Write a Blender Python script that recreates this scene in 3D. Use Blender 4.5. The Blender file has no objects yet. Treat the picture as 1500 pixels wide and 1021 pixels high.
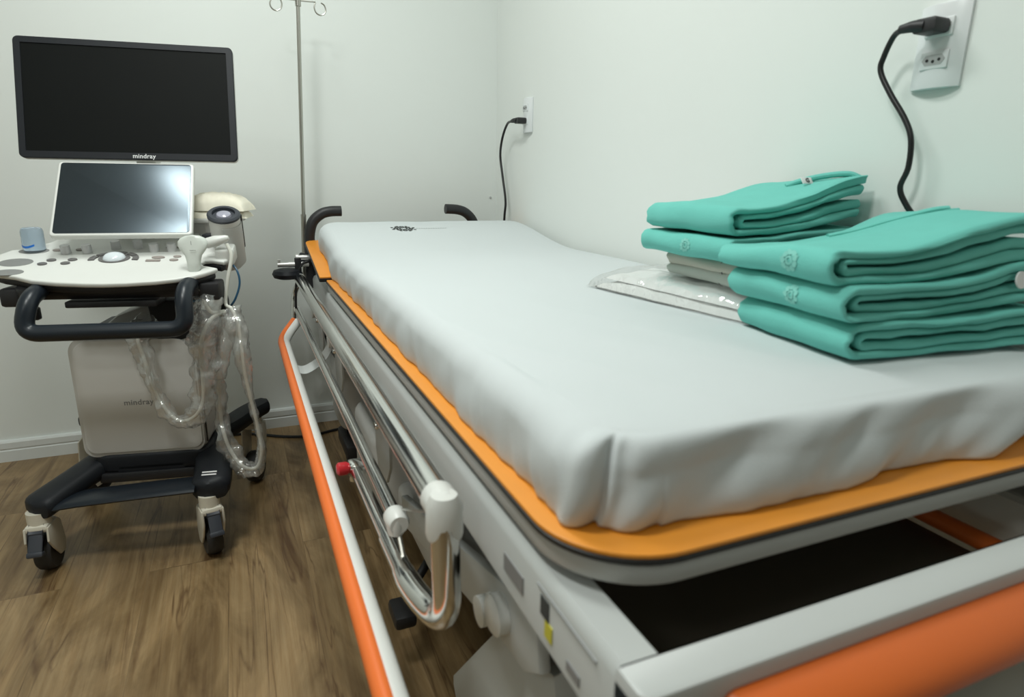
import bpy, bmesh, math, random
from mathutils import Vector, Matrix, noise
random.seed(7)
S = bpy.context.scene
COL = S.collection
R = math.radians
V = Vector

# ------------------------------------------------------------------ camera
def camera():
    yaw, pitch, roll = 0.405681, -0.263534, 0.0165832
    cy, sy, cp, sp = math.cos(yaw), math.sin(yaw), math.cos(pitch), math.sin(pitch)
    f = V((sy*cp, cy*cp, sp)); r = V((cy, -sy, 0)); u = r.cross(f)
    c, s = math.cos(roll), math.sin(roll)
    r2 = r*c + u*s; u2 = -r*s + u*c
    cd = bpy.data.cameras.new('camera'); co = bpy.data.objects.new('camera', cd); COL.objects.link(co)
    m = Matrix((r2, u2, -f)).transposed().to_4x4(); m.translation = V((0, 0, 1.0))
    co.matrix_world = m
    cd.sensor_width = 36; cd.lens = 36*929.03/1500; cd.clip_start = 0.02
    cd.dof.use_dof = True; cd.dof.focus_distance = 2.05; cd.dof.aperture_fstop = 4.8
    S.camera = co
camera()
S.view_settings.view_transform = 'Standard'; S.view_settings.look = 'None'
S.view_settings.gamma = 1; S.view_settings.use_curve_mapping = False
S.view_settings.exposure = 0.09
W = bpy.data.worlds.new('world'); S.world = W; W.use_nodes = True
W.node_tree.nodes['Background'].inputs[0].default_value = (0.8, 0.86, 0.82, 1)
W.node_tree.nodes['Background'].inputs[1].default_value = 0.02

def ceiling_lamp(x, y, sx, sy, power):
    ld = bpy.data.lights.new('panel_light', 'AREA'); ld.shape = 'RECTANGLE'; ld.size = sx; ld.size_y = sy
    ld.energy = power; ld.color = (0.96, 1.0, 0.96)
    lo = bpy.data.objects.new('panel_light', ld); COL.objects.link(lo)
    lo.location = (x, y, 2.565)
LAMPS = [(-.05, 1.50, .30, .85, 19, 'long white ceiling lamp between the bed and the ultrasound machine'),
         (-.50, .62, .30, .30, 20, 'square white ceiling lamp over the open floor, mid ceiling'),
         (-1.5, -.8, .30, .30, 9, 'square white ceiling lamp nearest the front wall')]
for _l in LAMPS: ceiling_lamp(*_l[:5])

# ------------------------------------------------------------------ materials
def mat(name, col, rough=0.5, metal=0.0, var=0.06, scale=12, bump=0.0, bscale=80, coat=0.0, spec=0.5, trans=0.0, sub=0.0, alpha=1.0, aniso=None):
    m = bpy.data.materials.new(name); m.use_nodes = True
    nt = m.node_tree; N = nt.nodes; L = nt.links
    b = N['Principled BSDF']
    tc = N.new('ShaderNodeTexCoord'); no = N.new('ShaderNodeTexNoise')
    no.inputs['Scale'].default_value = scale; no.inputs['Detail'].default_value = 4
    L.new(tc.outputs['Object'], no.inputs['Vector'])
    rp = N.new('ShaderNodeMix'); rp.data_type = 'RGBA'
    a = [max(0, c*(1-var)) for c in col]; d = [min(1, c*(1+var)) for c in col]
    rp.inputs[6].default_value = (*a, 1); rp.inputs[7].default_value = (*d, 1)
    L.new(no.outputs['Fac'], rp.inputs[0]); L.new(rp.outputs[2], b.inputs['Base Color'])
    b.inputs['Roughness'].default_value = rough; b.inputs['Metallic'].default_value = metal
    b.inputs['Coat Weight'].default_value = coat; b.inputs['Specular IOR Level'].default_value = spec
    b.inputs['Transmission Weight'].default_value = trans; b.inputs['Alpha'].default_value = alpha
    if sub: b.inputs['Subsurface Weight'].default_value = sub; b.inputs['Subsurface Radius'].default_value = (.02, .02, .02)
    if bump:
        n2 = N.new('ShaderNodeTexNoise'); n2.inputs['Scale'].default_value = bscale; n2.inputs['Detail'].default_value = 3
        L.new(tc.outputs['Object'], n2.inputs['Vector'])
        bp = N.new('ShaderNodeBump'); bp.inputs['Strength'].default_value = bump; bp.inputs['Distance'].default_value = 0.002
        L.new(n2.outputs['Fac'], bp.inputs['Height']); L.new(bp.outputs['Normal'], b.inputs['Normal'])
    return m

def tint_spec(m, col):
    m.node_tree.nodes['Principled BSDF'].inputs['IOR'].default_value = 1.62
    m.node_tree.nodes['Principled BSDF'].inputs['Specular Tint'].default_value = (*col, 1); return m

def floor_mat():
    m = bpy.data.materials.new('laminate_floor'); m.use_nodes = True
    nt = m.node_tree; N = nt.nodes; L = nt.links; b = N['Principled BSDF']
    tc = N.new('ShaderNodeTexCoord')
    mp = N.new('ShaderNodeMapping'); mp.inputs['Rotation'].default_value = (0, 0, R(90)); mp.inputs['Location'].default_value = (0.3, 0.075, 0)
    L.new(tc.outputs['Object'], mp.inputs['Vector'])
    br = N.new('ShaderNodeTexBrick'); br.offset = 0.37; br.squash = 1
    br.inputs['Scale'].default_value = 1; br.inputs['Brick Width'].default_value = 1.28; br.inputs['Row Height'].default_value = 0.19
    br.inputs['Mortar Size'].default_value = 0.0012; br.inputs['Mortar Smooth'].default_value = 0.2; br.inputs['Bias'].default_value = 0
    br.inputs['Color1'].default_value = (0, 0, 0, 1); br.inputs['Color2'].default_value = (1, 1, 1, 1); br.inputs['Mortar'].default_value = (.5, .5, .5, 1)
    L.new(mp.outputs['Vector'], br.inputs['Vector'])
    # shift the grain from plank to plank
    sh = N.new('ShaderNodeVectorMath'); sh.operation = 'MULTIPLY_ADD'
    L.new(br.outputs['Color'], sh.inputs[0]); sh.inputs[1].default_value = (3.1, 7.7, 1.9); L.new(tc.outputs['Object'], sh.inputs[2])
    def nz(sc, scale, det, dist=0.0, src=None):
        q = N.new('ShaderNodeMapping'); q.inputs['Scale'].default_value = sc
        L.new((src or sh).outputs[0], q.inputs['Vector'])
        n = N.new('ShaderNodeTexNoise'); n.inputs['Scale'].default_value = scale; n.inputs['Detail'].default_value = det
        n.inputs['Distortion'].default_value = dist; n.inputs['Roughness'].default_value = 0.6
        L.new(q.outputs['Vector'], n.inputs['Vector']); return n
    big = nz((1, 0.30, 1), 6.5, 5, 1.4)
    fine = nz((1, 0.03, 1), 110, 4, 0.15)
    mid = nz((1, 0.075, 1), 11, 3, 1.3)
    knot = nz((1, 0.16, 1), 16, 4, 0.5)
    ramp = N.new('ShaderNodeValToRGB'); e = ramp.color_ramp.elements
    e[0].position = 0.30; e[0].color = (0.135, 0.083, 0.037, 1)
    e[1].position = 0.70; e[1].color = (0.41, 0.285, 0.148, 1)
    x = e.new(0.5); x.color = (0.27, 0.185, 0.092, 1)
    L.new(big.outputs['Fac'], ramp.inputs['Fac'])
    def mixc(mode, fac, a, bcol):
        k = N.new('ShaderNodeMix'); k.data_type = 'RGBA'; k.blend_type = mode
        if isinstance(fac, float): k.inputs[0].default_value = fac
        else: L.new(fac, k.inputs[0])
        L.new(a, k.inputs[6])
        if isinstance(bcol, tuple): k.inputs[7].default_value = bcol
        else: L.new(bcol, k.inputs[7])
        return k.outputs[2]
    def rampf(src, p0, p1, v0=0.0, v1=1.0):
        k = N.new('ShaderNodeMapRange'); k.inputs['From Min'].default_value = p0; k.inputs['From Max'].default_value = p1
        k.inputs['To Min'].default_value = v0; k.inputs['To Max'].default_value = v1
        L.new(src, k.inputs['Value']); return k.outputs['Result']
    c = mixc('MULTIPLY', rampf(fine.outputs['Fac'], .35, .65, .55, 0.0), ramp.outputs['Color'], (0.62, 0.52, 0.40, 1))
    # dark reddish veins: thin bands where the middle noise crosses its mean
    ab = N.new('ShaderNodeMath'); ab.operation = 'SUBTRACT'; L.new(mid.outputs['Fac'], ab.inputs[0]); ab.inputs[1].default_value = 0.5
    ab2 = N.new('ShaderNodeMath'); ab2.operation = 'ABSOLUTE'; L.new(ab.outputs[0], ab2.inputs[0])
    vein = rampf(ab2.outputs[0], 0.0, 0.026, 0.68, 0.0)
    gate = rampf(knot.outputs['Fac'], .42, .58, 0.0, 1.0)
    vm = N.new('ShaderNodeMath'); vm.operation = 'MULTIPLY'; L.new(vein, vm.inputs[0]); L.new(gate, vm.inputs[1])
    c = mixc('MIX', vm.outputs[0], c, (0.075, 0.034, 0.014, 1))
    c = mixc('MULTIPLY', rampf(br.outputs['Color'], 0, 1, 0.0, 0.09), c, (0.72, 0.66, 0.56, 1))
    c = mixc('MIX', rampf(br.outputs['Fac'], .3, 1, 0, .45), c, (0.11, 0.07, 0.035, 1))
    L.new(c, b.inputs['Base Color'])
    b.inputs['Roughness'].default_value = 0.34; b.inputs['Specular IOR Level'].default_value = 0.4
    bp = N.new('ShaderNodeBump'); bp.inputs['Strength'].default_value = 0.08; bp.inputs['Distance'].default_value = 0.002
    L.new(fine.outputs['Fac'], bp.inputs['Height']); L.new(bp.outputs['Normal'], b.inputs['Normal'])
    return m

def film_mat(name, strength=0.16, tint=(1, 1, 1), bscale=60, white=0.0):
    m = bpy.data.materials.new(name); m.use_nodes = True
    nt = m.node_tree; N = nt.nodes; L = nt.links
    for n in list(N):
        if n.type == 'BSDF_PRINCIPLED': N.remove(n)
    out = [n for n in N if n.type == 'OUTPUT_MATERIAL'][0]
    tr = N.new('ShaderNodeBsdfTransparent'); tr.inputs['Color'].default_value = (*tint, 1)
    gl = N.new('ShaderNodeBsdfGlossy'); gl.inputs['Roughness'].default_value = 0.12
    df = N.new('ShaderNodeBsdfDiffuse'); df.inputs['Color'].default_value = (.85, .86, .84, 1)
    tc = N.new('ShaderNodeTexCoord'); no = N.new('ShaderNodeTexNoise'); no.inputs['Scale'].default_value = bscale; no.inputs['Detail'].default_value = 3
    L.new(tc.outputs['Object'], no.inputs['Vector'])
    bp = N.new('ShaderNodeBump'); bp.inputs['Strength'].default_value = 0.9; bp.inputs['Distance'].default_value = 0.006
    L.new(no.outputs['Fac'], bp.inputs['Height']); L.new(bp.outputs['Normal'], gl.inputs['Normal'])
    lw = N.new('ShaderNodeLayerWeight'); lw.inputs['Blend'].default_value = 0.25
    mr = N.new('ShaderNodeMapRange'); mr.inputs['To Min'].default_value = strength; mr.inputs['To Max'].default_value = min(1, strength*3.6)
    L.new(lw.outputs['Facing'], mr.inputs['Value'])
    m0 = N.new('ShaderNodeMixShader'); m0.inputs[0].default_value = white
    L.new(tr.outputs[0], m0.inputs[1]); L.new(df.outputs[0], m0.inputs[2])
    mx = N.new('ShaderNodeMixShader'); L.new(mr.outputs['Result'], mx.inputs[0]); L.new(m0.outputs[0], mx.inputs[1]); L.new(gl.outputs[0], mx.inputs[2])
    L.new(mx.outputs[0], out.inputs['Surface'])
    return m

M = dict(
    wall=mat('painted_wall', (.785, .82, .795), .75, var=.012, scale=3, bump=.04, bscale=220),
    darkwall=mat('darkened_wall', (.26, .25, .22), .8, var=.02),  # unseen front wall, toned dark to cut bounce light at the bed foot
    ceiling=mat('ceiling_paint', (.82, .84, .81), .8, var=.01),
    base=mat('white_skirting', (.72, .75, .74), .4, var=.015),
    floor=floor_mat(),
    orange=mat('orange_laminate', (.80, .30, .032), .38, var=.05, scale=25),
    bumper=mat('orange_rubber', (.88, .19, .035), .42, var=.04),
    dkorange=mat('orange_end_bumper', (.62, .125, .015), .36, var=.04),
    edge=mat('black_edging', (.012, .012, .012), .45),
    white=mat('white_powder_coat', (.50, .52, .51), .38, var=.03),
    offwhite=mat('off_white_plastic', (.74, .75, .72), .34, var=.02),
    cream=mat('cream_plastic', (.70, .66, .56), .35, var=.03),
    grey=mat('light_grey_plastic', (.62, .61, .58), .42, var=.03),
    coverg=mat('grey_white_cover', (.50, .50, .48), .42, var=.03),
    rim=mat('brushed_grey_rim', (.47, .47, .45), .42, .1, var=.05),
    chrome=mat('chrome', (.74, .74, .72), .13, 1.0, var=.03),
    steel=mat('satin_steel', (.48, .47, .43), .32, 1.0, var=.04),
    brightsteel=mat('bright_steel', (.78, .78, .76), .42, .75, var=.04),
    black=mat('black_rubber', (.015, .015, .017), .48, bump=.1, bscale=300),
    cable=mat('black_cable', (.010, .010, .011), .38),
    dark=mat('charcoal_plastic', (.013, .015, .019), .5, var=.08, spec=.28),
    handle=mat('slate_handle', (.013, .018, .025), .34, spec=.4),
    tyre=mat('grey_tyre', (.022, .022, .023), .55),
    pedal=mat('slate_pedal', (.038, .043, .055), .5),
    screen=mat('matte_screen', (.0055, .0065, .0062), .55, spec=.10),
    touch=tint_spec(mat('glossy_touch_screen', (.006, .008, .012), .29, spec=1.0), (.72, .88, 1.0)),
    key=mat('grey_key', (.13, .125, .125), .35, var=.1),
    taupe=mat('taupe_key', (.33, .29, .27), .4, var=.06),
    knob=mat('silver_knob', (.74, .74, .75), .35, .2, var=.08),
    ball=mat('pearl_trackball', (.72, .78, .82), .15, var=.03),
    slot=mat('dark_recess', (.22, .225, .22), .6),
    logo=mat('pale_lettering', (.75, .76, .77), .4),
    logog=mat('grey_lettering', (.22, .22, .22), .5),
    teal=mat('teal_cotton', (.165, .55, .485), .85, var=.05, scale=30, bump=.25, bscale=420, spec=.2),
    tealpr=mat('pale_teal_print', (.24, .60, .53), .85, spec=.2),
    linen=mat('beige_grey_cotton', (.50, .50, .43), .9, var=.04, bump=.2, bscale=400, spec=.2),
    linen2=mat('grey_green_cotton', (.52, .56, .51), .9, var=.04, bump=.2, bscale=400, spec=.2),
    stitch=mat('dark_stitching', (.06, .05, .05), .8),
    wrapped=mat('white_wrapped_fabric', (.80, .82, .81), .8, var=.02),
    sheet=mat('white_sheet', (.605, .645, .655), .85, var=.012, scale=6, bump=.15, bscale=500, spec=.2),
    ink=mat('black_ink', (.04, .045, .045), .7),
    inkg=mat('grey_ink', (.30, .31, .31), .7),
    tag=mat('white_tag', (.80, .80, .80), .7),
    plate=mat('white_outlet_plate', (.76, .79, .80), .28, var=.01),
    hole=mat('socket_hole', (.02, .02, .02), .6),
    sock=mat('socket_grey', (.44, .45, .45), .5),
    tray=mat('dark_brown_shade_panel', (.060, .052, .038), .6, var=.1),  # brown of the added panel, standing in for shade under the bed
    red=mat('red_knob', (.55, .02, .03), .3, coat=.3),
    yellow=mat('yellow_sticker', (.55, .50, .04), .5),
    probe=mat('pale_probe_plastic', (.66, .70, .655), .35, var=.02),
    bluec=mat('blue_cable', (.02, .09, .17), .4),
    bottle=mat('pale_blue_plastic', (.66, .80, .94), .15, var=.05, trans=.8, spec=.5),
    blue=mat('blue_print', (.02, .17, .62), .4),
    gel=mat('clear_gel_cap', (.62, .62, .74), .15, trans=.4),
    cloth=mat('cream_tissue', (.80, .76, .64), .9, var=.03),
    ccable=mat('pale_cable', (.68, .68, .62), .4),
    sleeve=film_mat('clear_sleeve', .17, (.985, .985, .98), 48, .13),
    bag=film_mat('clear_bag', .12, (.99, .99, .99), 30, .14),
    lampm=mat('lamp_frame', (.8, .8, .8), .4),
)

# ------------------------------------------------------------------ mesh helpers
def BM(): return bmesh.new()

def box(bm, c, s, bevel=0.0, rot=None, seg=2):
    t = bmesh.new(); bmesh.ops.create_cube(t, size=1)
    bmesh.ops.scale(t, vec=V(s), verts=t.verts)
    if bevel: bmesh.ops.bevel(t, geom=list(t.edges), offset=min(bevel, min(s)*.49), segments=seg, profile=.5, affect='EDGES')
    if rot is not None: bmesh.ops.rotate(t, matrix=rot, verts=t.verts)
    bmesh.ops.translate(t, vec=V(c), verts=t.verts); join(bm, t)

def join(bm, t):
    mp = {}
    for v in t.verts: mp[v] = bm.verts.new(v.co)
    for f in t.faces:
        try: bm.faces.new([mp[v] for v in f.verts])
        except ValueError: pass
    t.free()

def smooth_path(pts, n=8, closed=False):
    P = [V(p) for p in pts]; out = []
    m = len(P); rng = m if closed else m-1
    for i in range(rng):
        p1, p2 = P[i], P[(i+1) % m]
        p0 = P[(i-1) % m] if (closed or i > 0) else p1*2-p2
        p3 = P[(i+2) % m] if (closed or i < m-2) else p2*2-p1
        for k in range(n):
            t = k/n
            out.append(.5*((2*p1)+(p2-p0)*t+(2*p0-5*p1+4*p2-p3)*t*t+(3*p1-p0-3*p2+p3)*t**3))
    if not closed: out.append(P[-1])
    return out

def tube(bm, pts, r, seg=14, closed=False, smooth=0, caps=True, flat=1.0, up=None, jitter=None):
    P = smooth_path(pts, smooth, closed) if smooth else [V(p) for p in pts]
    n = len(P); rings = []
    T = []
    for i in range(n):
        a = P[(i-1) % n] if (closed or i > 0) else P[i]
        b = P[(i+1) % n] if (closed or i < n-1) else P[i]
        T.append((b-a).normalized())
    nrm = None
    for i in range(n):
        if nrm is None:
            ref = V(up) if up else (V((0, 0, 1)) if abs(T[0].z) < .9 else V((1, 0, 0)))
            nrm = (ref - T[0]*ref.dot(T[0])).normalized()
        else:
            nrm = (nrm - T[i]*nrm.dot(T[i])).normalized()
        bi = T[i].cross(nrm)
        rr = r[min(int(i*len(r)/n), len(r)-1)] if isinstance(r, (list, tuple)) else (r(i/(n-1)) if callable(r) else r)
        ring = []
        for k in range(seg):
            a = 2*math.pi*k/seg
            q = P[i]+nrm*(rr*math.cos(a))*flat+bi*(rr*math.sin(a))
            if jitter: q = jitter(q, P[i])
            ring.append(bm.verts.new(q))
        rings.append(ring)
    for i in range(n if closed else n-1):
        A, B = rings[i], rings[(i+1) % n]
        for k in range(seg):
            bm.faces.new((A[k], A[(k+1) % seg], B[(k+1) % seg], B[k]))
    if caps and not closed:
        bm.faces.new(rings[0][::-1]); bm.faces.new(rings[-1])
    return P

def lathe(bm, prof, c=(0, 0, 0), axis='Z', seg=28, mtx=None):
    mt = mtx or {'Z': Matrix.Identity(3), 'X': Matrix.Rotation(R(90), 3, 'Y'), 'Y': Matrix.Rotation(R(-90), 3, 'X')}[axis]
    rings = []
    for r, z in prof:
        if r < 1e-6: rings.append([bm.verts.new(mt @ V((0, 0, z))+V(c))])
        else: rings.append([bm.verts.new(mt @ V((r*math.cos(2*math.pi*k/seg), r*math.sin(2*math.pi*k/seg), z))+V(c)) for k in range(seg)])
    for A, B in zip(rings, rings[1:]):
        for k in range(seg):
            k2 = (k+1) % seg
            if len(A) == 1 and len(B) == 1: continue
            if len(A) == 1: bm.faces.new((A[0], B[k2], B[k]))
            elif len(B) == 1: bm.faces.new((A[k], A[k2], B[0]))
            else: bm.faces.new((A[k], A[k2], B[k2], B[k]))
    if len(rings[0]) > 1: bm.faces.new(rings[0][::-1])
    if len(rings[-1]) > 1: bm.faces.new(rings[-1])

def rrect(x0, x1, y0, y1, r, n=8):
    """rounded rectangle outline; r one radius or four (x0y0, x1y0, x1y1, x0y1)"""
    r = (r,)*4 if not isinstance(r, tuple) else r
    o = []
    for (cx, cy, a0, q) in ((x0+r[0], y0+r[0], 180, r[0]), (x1-r[1], y0+r[1], 270, r[1]), (x1-r[2], y1-r[2], 0, r[2]), (x0+r[3], y1-r[3], 90, r[3])):
        if q < 1e-6: o.append((cx, cy)); continue
        for k in range(n+1):
            a = R(a0+90*k/n); o.append((cx+q*math.cos(a), cy+q*math.sin(a)))
    return o

def prism(bm, outline, z0, z1, bevel=0.0, mtx=None, off=(0, 0, 0), seg=2):
    t = bmesh.new()
    vs = [t.verts.new((p[0], p[1], z0)) for p in outline]; f = t.faces.new(vs)
    ex = bmesh.ops.extrude_face_region(t, geom=[f]); nv = [g for g in ex['geom'] if isinstance(g, bmesh.types.BMVert)]
    bmesh.ops.translate(t, vec=(0, 0, z1-z0), verts=nv)
    if bevel:
        es = [e for e in t.edges if abs(e.verts[0].co.z-e.verts[1].co.z) < 1e-7]
        bmesh.ops.bevel(t, geom=es, offset=bevel, segments=seg, profile=.5, affect='EDGES')
    bmesh.ops.recalc_face_normals(t, faces=t.faces)
    if mtx is not None: bmesh.ops.transform(t, matrix=mtx.to_4x4(), verts=t.verts)
    bmesh.ops.translate(t, vec=V(off), verts=t.verts); join(bm, t)

ROOTS = {}
def obj(name, bm, m, parent=None, smooth=True, angle=40, label=None, world=True, kind=None):
    """one mesh object; coordinates given in the world (world=True) or in the thing's own frame"""
    if parent is not None and world:
        bmesh.ops.transform(bm, matrix=ROOTS[parent.name].inverted(), verts=bm.verts)
    bmesh.ops.recalc_face_normals(bm, faces=bm.faces)
    off = None
    if parent is None:
        xs = [v.co for v in bm.verts]
        off = V((sum((min(c[i] for c in xs), max(c[i] for c in xs)))/2 for i in (0, 1))); off = V((off[0], off[1], min(c.z for c in xs)))
        bmesh.ops.translate(bm, vec=-off, verts=bm.verts)
    if smooth:
        for f in bm.faces: f.smooth = True
        for e in bm.edges:
            if len(e.link_faces) == 2 and e.calc_face_angle(0) > R(angle): e.smooth = False
    me = bpy.data.meshes.new(name); bm.to_mesh(me); bm.free()
    me.materials.append(M[m] if isinstance(m, str) else m)
    o = bpy.data.objects.new(name, me); COL.objects.link(o)
    if parent is not None: o.parent = parent; ROOTS[o.name] = ROOTS[parent.name]
    else: o.location = off; ROOTS[o.name] = Matrix.Translation(off)
    if label: o['label'] = label
    if kind: o['kind'] = kind
    return o

def thing(name, label, cat, loc=(0, 0, 0), rz=0.0, group=None):
    o = bpy.data.objects.new(name, None); COL.objects.link(o); o.empty_display_size = .05
    o.location = loc; o.rotation_euler = (0, 0, rz)
    ROOTS[o.name] = Matrix.Translation(V(loc)) @ Matrix.Rotation(rz, 4, 'Z')
    return tag(o, label, cat, group)

def tag(o, label, cat, group=None):
    o['label'] = label; o['category'] = cat
    if group: o['group'] = group
    return o

def struct(name, bm, m, **k): return obj(name, bm, m, kind='structure', **k)

def text_bm(s, size, extrude=.0004, spacing=1.0):
    cu = bpy.data.curves.new('lettering', 'FONT'); cu.body = s; cu.size = size; cu.extrude = extrude
    cu.align_x = 'CENTER'; cu.align_y = 'CENTER'; cu.space_character = spacing; cu.offset = size*.012
    o = bpy.data.objects.new('lettering', cu); COL.objects.link(o)
    dg = bpy.context.evaluated_depsgraph_get(); me = bpy.data.meshes.new_from_object(o.evaluated_get(dg))
    bm = bmesh.new(); bm.from_mesh(me)
    bpy.data.objects.remove(o); bpy.data.curves.remove(cu); bpy.data.meshes.remove(me)
    return bm

def fbm(x, y, z=0.0): return noise.noise(V((x, y, z)))
def sstep(a, b, x):
    t = max(0.0, min(1.0, (x-a)/(b-a))); return t*t*(3-2*t)

# ------------------------------------------------------------------ room
YW, XW, XL, YF, ZC = 2.60, 1.031, -2.6, -2.4, 2.6
def slab(name, c, s, m):
    b = BM(); box(b, c, s); struct(name, b, m, smooth=False)
slab('floor', ((XW+XL)/2, (YW+YF)/2, -.05), (XW-XL+.2, YW-YF+.2, .1), 'floor')
slab('ceiling', ((XW+XL)/2, (YW+YF)/2, ZC+.05), (XW-XL+.2, YW-YF+.2, .1), 'ceiling')
slab('wall_back', ((XW+XL)/2, YW+.05, ZC/2), (XW-XL+.2, .1, ZC), 'wall')
slab('wall_front', ((XW+XL)/2, YF-.05, ZC/2), (XW-XL+.2, .1, ZC), 'darkwall')
slab('wall_right', (XW+.05, (YW+YF)/2, ZC/2), (.1, YW-YF, ZC), 'wall')
slab('wall_left', (XL-.05, (YW+YF)/2, ZC/2), (.1, YW-YF, ZC), 'wall')
def skirting(name, a, b_, n):
    # profile: plain board, a groove two thirds up and a rounded head
    prof = [(0, 0), (.013, 0), (.013, .040), (.010, .043), (.010, .046), (.013, .049), (.013, .070), (.009, .077), (0, .078)]
    b = BM(); a, b_, n = V(a), V(b_), V(n)
    A = [b.verts.new(a+n*p[0]+V((0, 0, p[1]))) for p in prof]; B = [b.verts.new(b_+n*p[0]+V((0, 0, p[1]))) for p in prof]
    k = len(prof)
    for i in range(k): b.faces.new((A[i], A[(i+1) % k], B[(i+1) % k], B[i]))
    b.faces.new(A); b.faces.new(B[::-1])
    struct(name, b, 'base', angle=25)
skirting('baseboard_back', (XL, YW, 0), (XW, YW, 0), (0, -1, 0))
skirting('baseboard_right', (XW, YF, 0), (XW, YW-.013, 0), (-1, 0, 0))
skirting('baseboard_left', (XL, YF, 0), (XL, YW-.013, 0), (1, 0, 0))
for lx, ly, sx, sy, lp_, nm in LAMPS:
    t = thing('ceiling_lamp', nm, 'lamp', (lx, ly, 2.57), 0, 'ceiling lamps')
    b = BM(); hx, hy = sx/2+.012, sy/2+.012
    for q_ in (-1, 1):
        box(b, (lx+q_*hx, ly, 2.585), (.022, sy+.046, .03), .003); box(b, (lx, ly+q_*hy, 2.585), (sx+.002, .022, .03), .003)
    obj('lamp_frame', b, 'lampm', t)
b = BM(); lathe(b, [(0, .004), (.003, .0035), (.0045, .002), (.0045, -.001)], (1.016-.012, YW-.001, .916), mtx=Matrix.Rotation(R(90), 3, 'X'), seg=12)
tag(obj('wall_anchor', b, 'sock'), 'small grey screw anchor in the back wall near the corner', 'screw')

# ------------------------------------------------------------------ stretcher bed
BX0, BX1, BY0, BZ = .233, 1.018, .386, .690
bed = thing('hospital_stretcher', 'long white stretcher bed with orange board and chrome side guard along the wall', 'bed', (.62, 1.4, 0))
JY = 1.985
# the flat section of the board
o1 = rrect(BX0, BX1, BY0, JY-.006, (.10, .10, 0.004, 0.004), 14)
b = BM(); prism(b, o1, BZ-.005, BZ, .0015); deck = obj('deck_board', b, 'orange', bed)
def ring_band(x0, x1, y0, y1, rr, z0, z1, grow):
    b = BM(); prism(b, rrect(x0-grow, x1+grow, y0-grow, y1+grow, rr, 14), z0, z1, .002); return b
obj('edge_band', ring_band(BX0, BX1, BY0, JY-.006, (.10, .10, .004, .004), BZ-.0105, BZ-.0045, .0015), 'edge', deck, label='black edging')
b = BM(); prism(b, rrect(BX0+.003, BX1-.003, BY0+.003, JY-.01, (.098, .098, .004, .004), 14), BZ-.034, BZ-.011, .004)
obj('deck_rim', b, 'rim', deck, label='grey metal rim')
# the raised head section
HA = math.atan2(.074, .40)
hm = Matrix.Rotation(HA, 3, 'X')
o2 = rrect(-.402, .402, 0, .405, (.004, .004, .03, .03), 10)
hoff = (.617, JY+.004, BZ+.008)
b = BM(); prism(b, o2, -.005, 0, .0015, hm, hoff); br_ = obj('back_board', b, 'orange', bed)
b = BM(); prism(b, rrect(-.4035, .4035, -.0015, .4065, (.004, .004, .03, .03), 10), -.016, -.0045, .002, hm, hoff); obj('edge_band', b, 'edge', br_, label='black edging')
b = BM(); prism(b, rrect(-.36, .36, .02, .39, .02, 6), -.03, -.0165, .003, hm, hoff); obj('deck_rim', b, 'rim', br_, label='grey metal rim')

# frame: rails of a C section
FZ1, FZ0 = .645, .572
FL, FR = .233, 1.008
def rail(y0, y1, xo, s):
    b = BM()
    prof = [(0, 0), (.003, -.003), (0, -.006)]
    t = .038
    sec = [(0, FZ0), (0, FZ1-.012), (.004, FZ1-.003), (.008, FZ1), (t, FZ1), (t, FZ1-.028), (t-.004, FZ1-.030), (.007, FZ1-.030), (.007, FZ0+.012), (t-.004, FZ0+.012), (t, FZ0+.009), (t, FZ0), (.004, FZ0-.003)]
    A = [b.verts.new((xo+s*p[0], y0, p[1])) for p in sec]; B = [b.verts.new((xo+s*p[0], y1, p[1])) for p in sec]
    k = len(sec)
    for i in range(k): b.faces.new((A[i], A[(i+1) % k], B[(i+1) % k], B[i]))
    b.faces.new(A); b.faces.new(B[::-1]); return b
lr = obj('side_beam', rail(.300, 2.43, FL, 1), 'white', bed, angle=30)
obj('side_beam', rail(.300, 2.43, FR, -1), 'white', bed, angle=30)
b = BM(); prism(b, rrect(FL, FR, .297, .336, (.012, .012, .002, .002), 6), FZ1-.062, FZ1+.0005, .004); fb = obj('foot_beam', b, 'white', bed)
b = BM(); box(b, ((FL+FR)/2, 2.415, FZ1-.036), (FR-FL-.06, .035, .06), .006); obj('head_beam', b, 'white', bed)
for y in (.72, 1.35, 2.0):
    b = BM(); box(b, ((FL+FR)/2, y, FZ1-.034), (FR-FL-.016, .045, .03), .004); obj('cross_beam', b, 'white', bed)
for y in (.55, 1.1, 1.7):
    for x in (.40, .85):
        b = BM(); box(b, (x, y, FZ1-.010), (.016, .03, .045), .003); obj('deck_bracket', b, 'rim', bed)
# stickers on the outer face of the near end of the beam
def sticker(y0, y1, z0, z1, m, name='sticker', label=None, par=lr, xx=FL-.0006):
    b = BM(); box(b, (xx, (y0+y1)/2, (z0+z1)/2), (.0012, abs(y1-y0), abs(z1-z0))); return obj(name, b, m, par, smooth=False, label=label)
sticker(.503, .553, .592, .612, 'logog', label='dark printed sticker')
sticker(.445, .462, .602, .622, 'ink', label='black warning symbol')
sticker(.437, .452, .584, .601, 'yellow', label='yellow warning sticker')
sticker(.385, .408, .582, .592, 'logog', label='small dark sticker')
b = BM(); tube(b, [(FL-.0005, .36, .628), (FL-.0005, .47, .629)], .0013, 6); obj('sticker', b, 'inkg', lr, label='thin dark printed line')

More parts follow.
